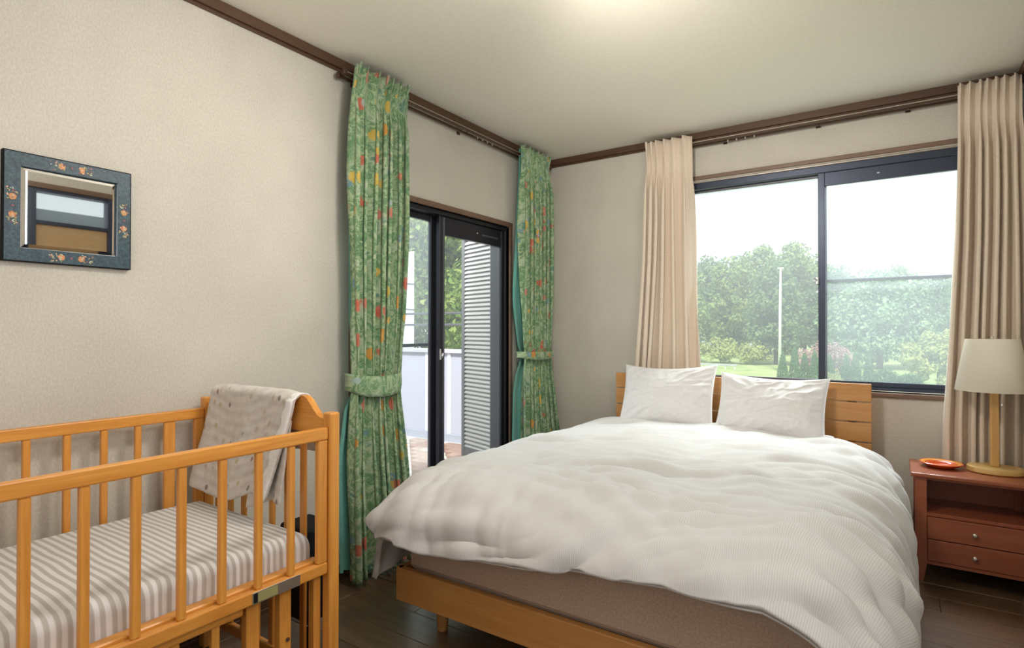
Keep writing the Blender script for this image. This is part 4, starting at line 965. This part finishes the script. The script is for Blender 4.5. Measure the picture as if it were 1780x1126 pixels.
# ------------------------------------------------------------ outside: garden
struct('ground', bx(-60, 40, 3.0, 130, -2.6, -2.4), 'lawn', 'bright lawn far below the window')
def leaf_mesh(name, cl, per, spread, size, m, flat=0.75):
    """cloud of leaf blades round cluster centres cl (n,4: x,y,z,r)"""
    n = len(cl) * per; c = np.repeat(cl, per, 0)
    d = RNG.normal(size=(n, 3)); d /= np.linalg.norm(d, axis=1, keepdims=True); d[:, 2] *= flat
    p = c[:, :3] + d * c[:, 3:4] * (RNG.uniform(0.35, 1.0, (n, 1)) ** spread)
    nrm_ = d + RNG.normal(size=(n, 3)) * 0.6 + np.array((0, 0, 0.5)); nrm_ /= np.linalg.norm(nrm_, axis=1, keepdims=True)
    t = np.cross(nrm_, RNG.normal(size=(n, 3))); t /= np.linalg.norm(t, axis=1, keepdims=True) + 1e-9; s = np.cross(nrm_, t)
    sz = size * RNG.uniform(0.6, 1.3, (n, 1))
    V = np.stack([p - t * sz, p + s * sz * .55, p + t * sz, p - s * sz * .55], 1).reshape(-1, 3)
    F = np.arange(n * 4, dtype=np.int32)
    me = bpy.data.meshes.new(name); me.vertices.add(n * 4); me.vertices.foreach_set('co', V.astype(np.float32).ravel())
    me.loops.add(n * 4); me.loops.foreach_set('vertex_index', F); me.polygons.add(n); me.polygons.foreach_set('loop_start', np.arange(0, n * 4, 4, dtype=np.int32))
    me.update(calc_edges=True); me.materials.append(MATS[m]); return me
def clusters(n, rx, ry, z0, z1, r0, r1, seed, taper=0.0):
    rs = np.random.default_rng(seed); out = []
    while len(out) < n:
        x, y, z = rs.uniform(-1, 1, 3)
        if x * x + y * y + z * z > 1: continue
        k = 1 - taper * (z + 1) / 2
        out.append((x * rx * k, y * ry * k, (z0 + z1) / 2 + z * (z1 - z0) / 2, rs.uniform(r0, r1)))
    return np.array(out)
def trunk_bm(h, r, nb, seed, spread):
    rs = random.Random(seed); b = new(); tube(b, [(0, 0, 0), (rs.uniform(-.1, .1) * h * .1, 0, h * .4), (rs.uniform(-.2, .2) * h * .2, rs.uniform(-.1, .1) * h * .2, h * .85)], [r, r * .75, r * .3], 8)
    for k in range(nb):
        a = rs.random() * 2 * PI; z = h * rs.uniform(.3, .65); e = spread * rs.uniform(.5, .9)
        tube(b, [(0, 0, z), (math.cos(a) * e * .5, math.sin(a) * e * .5, z + h * .10), (math.cos(a) * e, math.sin(a) * e, z + h * rs.uniform(.12, .3))], [r * .4, r * .25, r * .08], 6)
    return b
MESH = {}
def tree(kind, loc, label, group=None, s=1.0, name='tree', rz=0.0, cat='tree'):
    spec = {   # clusters, per cluster, leaf size, material, trunk
        'tall': (dict(n=120, rx=3.7, ry=2.6, z0=1.2, z1=11.2, r0=.7, r1=1.3, seed=1, taper=.35), 75, .22, 'leaf_mid', (10.5, .22, 10, 5, 2.6)),
        'tall2': (dict(n=120, rx=3.9, ry=2.6, z0=.8, z1=10.6, r0=.7, r1=1.4, seed=2, taper=.25), 75, .22, 'leaf_dark', (10, .22, 10, 6, 2.6)),
        'wispy': (dict(n=85, rx=3.4, ry=2.4, z0=3.0, z1=12.2, r0=.5, r1=1.0, seed=4, taper=.2), 55, .20, 'leaf_mid', (11.5, .20, 12, 8, 2.4)),
        'broad': (dict(n=130, rx=5.6, ry=3.2, z0=.5, z1=9.2, r0=.8, r1=1.7, seed=5, taper=.35), 80, .22, 'leaf_pale', (8.5, .3, 10, 9, 3.6)),
        'maple': (dict(n=60, rx=2.3, ry=1.8, z0=.4, z1=3.6, r0=.35, r1=.6, seed=6, taper=.45), 90, .11, 'leaf_yellow', (3, .09, 8, 3, 1.4)),
        'azalea': (dict(n=34, rx=1.65, ry=1.0, z0=.6, z1=2.7, r0=.25, r1=.5, seed=7), 90, .085, 'leaf_pink', (2.2, .07, 6, 12, .9)),
        'bush': (dict(n=26, rx=2.2, ry=1.5, z0=.3, z1=2.5, r0=.5, r1=.8, seed=8), 80, .15, 'leaf_yellow', (1.6, .06, 5, 13, 1.0)),
        'near': (dict(n=150, rx=3.6, ry=3.0, z0=2.2, z1=9.5, r0=.35, r1=.75, seed=14, taper=.2), 120, .085, 'leaf_bright', (9.0, .16, 16, 15, 3.0)),
        'near2': (dict(n=150, rx=3.2, ry=2.6, z0=1.5, z1=8.6, r0=.4, r1=.8, seed=16, taper=.2), 110, .085, 'leaf_mid', (8.5, .16, 14, 17, 2.6)),
    }[kind]
    if kind not in MESH:
        ck = spec[0]; cl = clusters(**ck); tb = trunk_bm(spec[4][0], spec[4][1], spec[4][2], spec[4][3], spec[4][4])
        me = bpy.data.meshes.new('trunk'); tb.to_mesh(me); tb.free(); me.materials.append(MATS['bark'])
        MESH[kind] = (leaf_mesh('crown', cl, spec[1], 0.5, spec[2], spec[3]), me)
    t = thing(name, label, cat, loc, group); t.scale = (s, s, s); t.rotation_euler = (0, 0, rz)
    for nm, me in zip(('crown', 'trunk'), MESH[kind]):
        o = bpy.data.objects.new(nm, me); COL.objects.link(o); o.parent = t
    return t
G = -2.4
row = [('tall', -19.5, 63, 1.03, 0), ('tall2', -15.6, 65, 1.0, 1), ('tall', -12.6, 62, 0.98, 2), ('wispy', -10.4, 64, 0.97, 3), ('tall2', -8.6, 63, .98, 4), ('tall', -5.7, 62, .93, 5), ('wispy', -6.9, 66, .98, 6), ('tall2', -3.2, 64, .86, 7), ('tall2', 4.9, 63, .76, 8), ('tall', 7.8, 62, .72, 9), ('wispy', 2.6, 66, .74, 10)]
lab = ['leafy green tree at the left edge of the view through the bed window', 'second tree from the left beyond the window', 'leafy tree beyond the window, just left of the thin-crowned tree', 'thin-crowned tree whose wispy top stands highest beyond the window', 'dark leafy tree beyond the window, just behind the light pole', 'leafy tree beyond the window, right of the light pole', 'wispy treetop behind the light pole in the window view', 'dark tree beyond the window, behind the upright window frame', 'dark tree behind the right part of the broad pale tree', 'tree at the right edge of the window view', 'wispy low treetop behind the broad pale tree']
for (k, x, y_, s, i), l in zip(row, lab):
    ny = (59, 68, 77, 86)[(i * 3) % 4] + (2 if i == 6 else 0); q = (ny + 3.67) / (y_ + 3.67)      # spread in depth, same bearing
    tree(k, (2.144 + (x - 2.144) * q, ny, G), l, 'trees beyond the bed window', s * 1.06 * (1 + (q - 1) * 0.9), rz=i * 1.3)
tree('broad', (0.9, 57, G), 'broad pale green tree filling the right half of the window view', 'trees beyond the bed window', 0.93, rz=.4)
tree('maple', (4.15, 37.6, G), 'yellow-green maple at the lower right of the window view', None, 0.98, 'maple_tree')
tree('azalea', (-1.9, 40.5, G), 'pink flowering shrub behind the conical shrubs', None, 1.0, 'flowering_shrub', cat='shrub')
for i, (x, y_, s, l) in enumerate(((-16.8, 58, 1.0, 'yellow-green bush at the far left of the lawn edge'), (-13.2, 58.5, 1.05, 'yellow-green bush left of the light pole on the lawn edge'), (-9.6, 58, .95, 'low yellow bush between lawn and trees, nearest the light pole'), (-0.9, 41.5, .62, 'yellow bush right of the window frame, behind conical shrubs'), (-1.25, 37.2, .33, 'tiny yellow bush in front, just right of the window frame'))):
    tree('bush', (x, y_, G), l, 'yellow-green bushes outside', s, 'bush', rz=i * 2.1, cat='shrub')
def cone_shrub(x, y_, h, w_, label, ball=False):
    key = 'ball' if ball else 'cone'
    if key not in MESH:
        cl = []; 
        for k in range(60 if not ball else 50):
            t = (k + .5) / 60; a = k * 2.4
            if ball: ph_ = math.acos(1 - 1.0 * (k + .5) / 50); cl.append((.38 * math.sin(ph_) * math.cos(a), .38 * math.sin(ph_) * math.sin(a), .12 + .68 * math.cos(ph_), .14))
            else: r = .36 * (1 - t) ** .75; cl.append((r * math.cos(a), r * math.sin(a), t * .93 + .03, .10 + .05 * (1 - t)))
        b = tube(new(), [(0, 0, 0), (0, 0, .6)], .03, 6); me = bpy.data.meshes.new('stem'); b.to_mesh(me); b.free(); me.materials.append(MATS['bark'])
        MESH[key] = (leaf_mesh('foliage', np.array(cl), 60, .4, .035, 'leaf_conifer', 1.0), me)
    t = thing('conical_shrub' if not ball else 'round_shrub', label, 'shrub', (x, y_, G), 'clipped shrubs in front of the window view'); t.scale = (w_, w_, h); t.rotation_euler = (0, 0, x)
    for nm, me in zip(('foliage', 'stem'), MESH[key]):
        o = bpy.data.objects.new(nm, me); COL.objects.link(o); o.parent = t
for i, (x, z, l) in enumerate(((-4.15, -.42, 'leftmost conical shrub, at the foot of the light pole'), (-3.5, -.02, 'tallest conical shrub, second from the light pole'), (-2.95, -.45, 'conical shrub third from the light pole'), (-2.25, -.30, 'conical shrub just left of the upright window frame'), (-1.45, -.5, 'conical shrub partly hidden behind the upright window frame'), (-.55, -.48, 'first conical shrub in the right window half'), (.02, -.30, 'conical shrub second in the right window half'), (.70, -.62, 'conical shrub third in the right window half, beside the round one'))):
    cone_shrub(x, 38 + (i % 3) * .5, z - G, 0.95, l)
cone_shrub(1.55, 36.6, 1.36, 1.9, 'clipped round shrub left of the maple', True); cone_shrub(2.75, 36.0, 1.16, 1.7, 'clipped round shrub in front of the maple', True)
LPp = thing('light_pole', 'tall thin white light pole standing on the lawn', 'pole', (-6.2, 50, G))
obj('pole', tube(new(), [(-6.2, 50, G), (-6.15, 50, 3.0), (-6.1, 50, 6.4)], [0.13, 0.11, 0.07], 10), 'pole_white', LPp, smooth=True)
obj('lamp_head', bx(-6.35, -5.85, 49.9, 50.1, 6.36, 6.48, .03), 'pole_white', LPp)
GR = thing('guard_rail', 'low grey rail on white posts at the lawn edge', 'guard rail', (-11.2, 50, G))
obj('beam', bx(-12.9, -9.7, 49.9, 50.05, -2.12, -1.98, .01), 'rail_grey', GR)
for xx in (-12.7, -11.7, -10.7, -9.9): obj('post', bx(xx - .05, xx + .05, 50.0, 50.1, G, -2.1), 'pole_white', GR)
for i, (x, y_, s) in enumerate(((0.9, 35.8, .3), (4.6, 35.4, .35), (5.2, 35.7, .28))):
    b = new(); bmesh.ops.create_icosphere(b, subdivisions=2, radius=s)
    for v in b.verts: v.co *= 1 + .3 * nz(v.co.x * 4 + i, v.co.y * 4, v.co.z * 4); v.co.z *= .8
    bmesh.ops.translate(b, verts=b.verts, vec=(x, y_, G + s * .5))
    tag(obj('garden_rock', b, 'rock'), ['grey garden rock left of the round shrubs', 'pale garden rock under the maple', 'small garden rock at the maple foot, right side'][i], 'rock', 'garden rocks')
# trees beyond the terrace
tree('near', (-7.6, 8.2, G), 'bright green tree beyond the terrace, seen through the right door pane', 'trees beyond the terrace', 1.0)
tree('near2', (-10.2, 7.6, G), 'dense green tree beyond the terrace, seen through the left door pane', 'trees beyond the terrace', 1.0, rz=1)
tree('near2', (-12.0, 14.5, G), 'tall tree standing behind the others beyond the terrace', 'trees beyond the terrace', 1.25, rz=3)
tree('near', (-4.2, 7.6, G), 'bright green tree beyond the terrace, behind the louvred shutter', 'trees beyond the terrace', 0.9, rz=2.2)
HB = thing('white_house', 'white house wall with dark siding lines beyond the terrace', 'building', (-6.3, 3.8, G))
b = new(); vs = [b.verts.new(p) for p in ((-6.9, 3.55, G), (-5.35, 4.18, G), (-5.35, 4.18, 2.62), (-6.9, 3.55, 2.35), (-7.9, 4.0, G), (-6.35, 4.85, G), (-6.35, 4.85, 2.62), (-7.9, 4.0, 2.35))]
for q in [(0, 1, 2, 3), (4, 7, 6, 5), (0, 4, 5, 1), (1, 5, 6, 2), (2, 6, 7, 3), (3, 7, 4, 0)]: b.faces.new([vs[i] for i in q])
obj('wall', b, 'render_white', HB)
for zz in (1.52, 2.0): obj('siding_line', tube(new(), [(-6.9, 3.54, zz + .12), (-5.345, 4.17, zz)], 0.010, 6), 'roof_grey', HB)
# neighbour's roof seen over the reflected sill
NR = thing('neighbour_roof', 'pale blue-grey neighbouring roof reflected in the mirror', 'building', (14, 0.5, 2))
b = bx(13, 20, -6, 9, -2.4, 3.35); obj('wall', b, 'render_white', NR); obj('roof', bx(12.6, 20.4, -6.4, 9.4, 3.35, 3.64), 'roof_grey', NR)
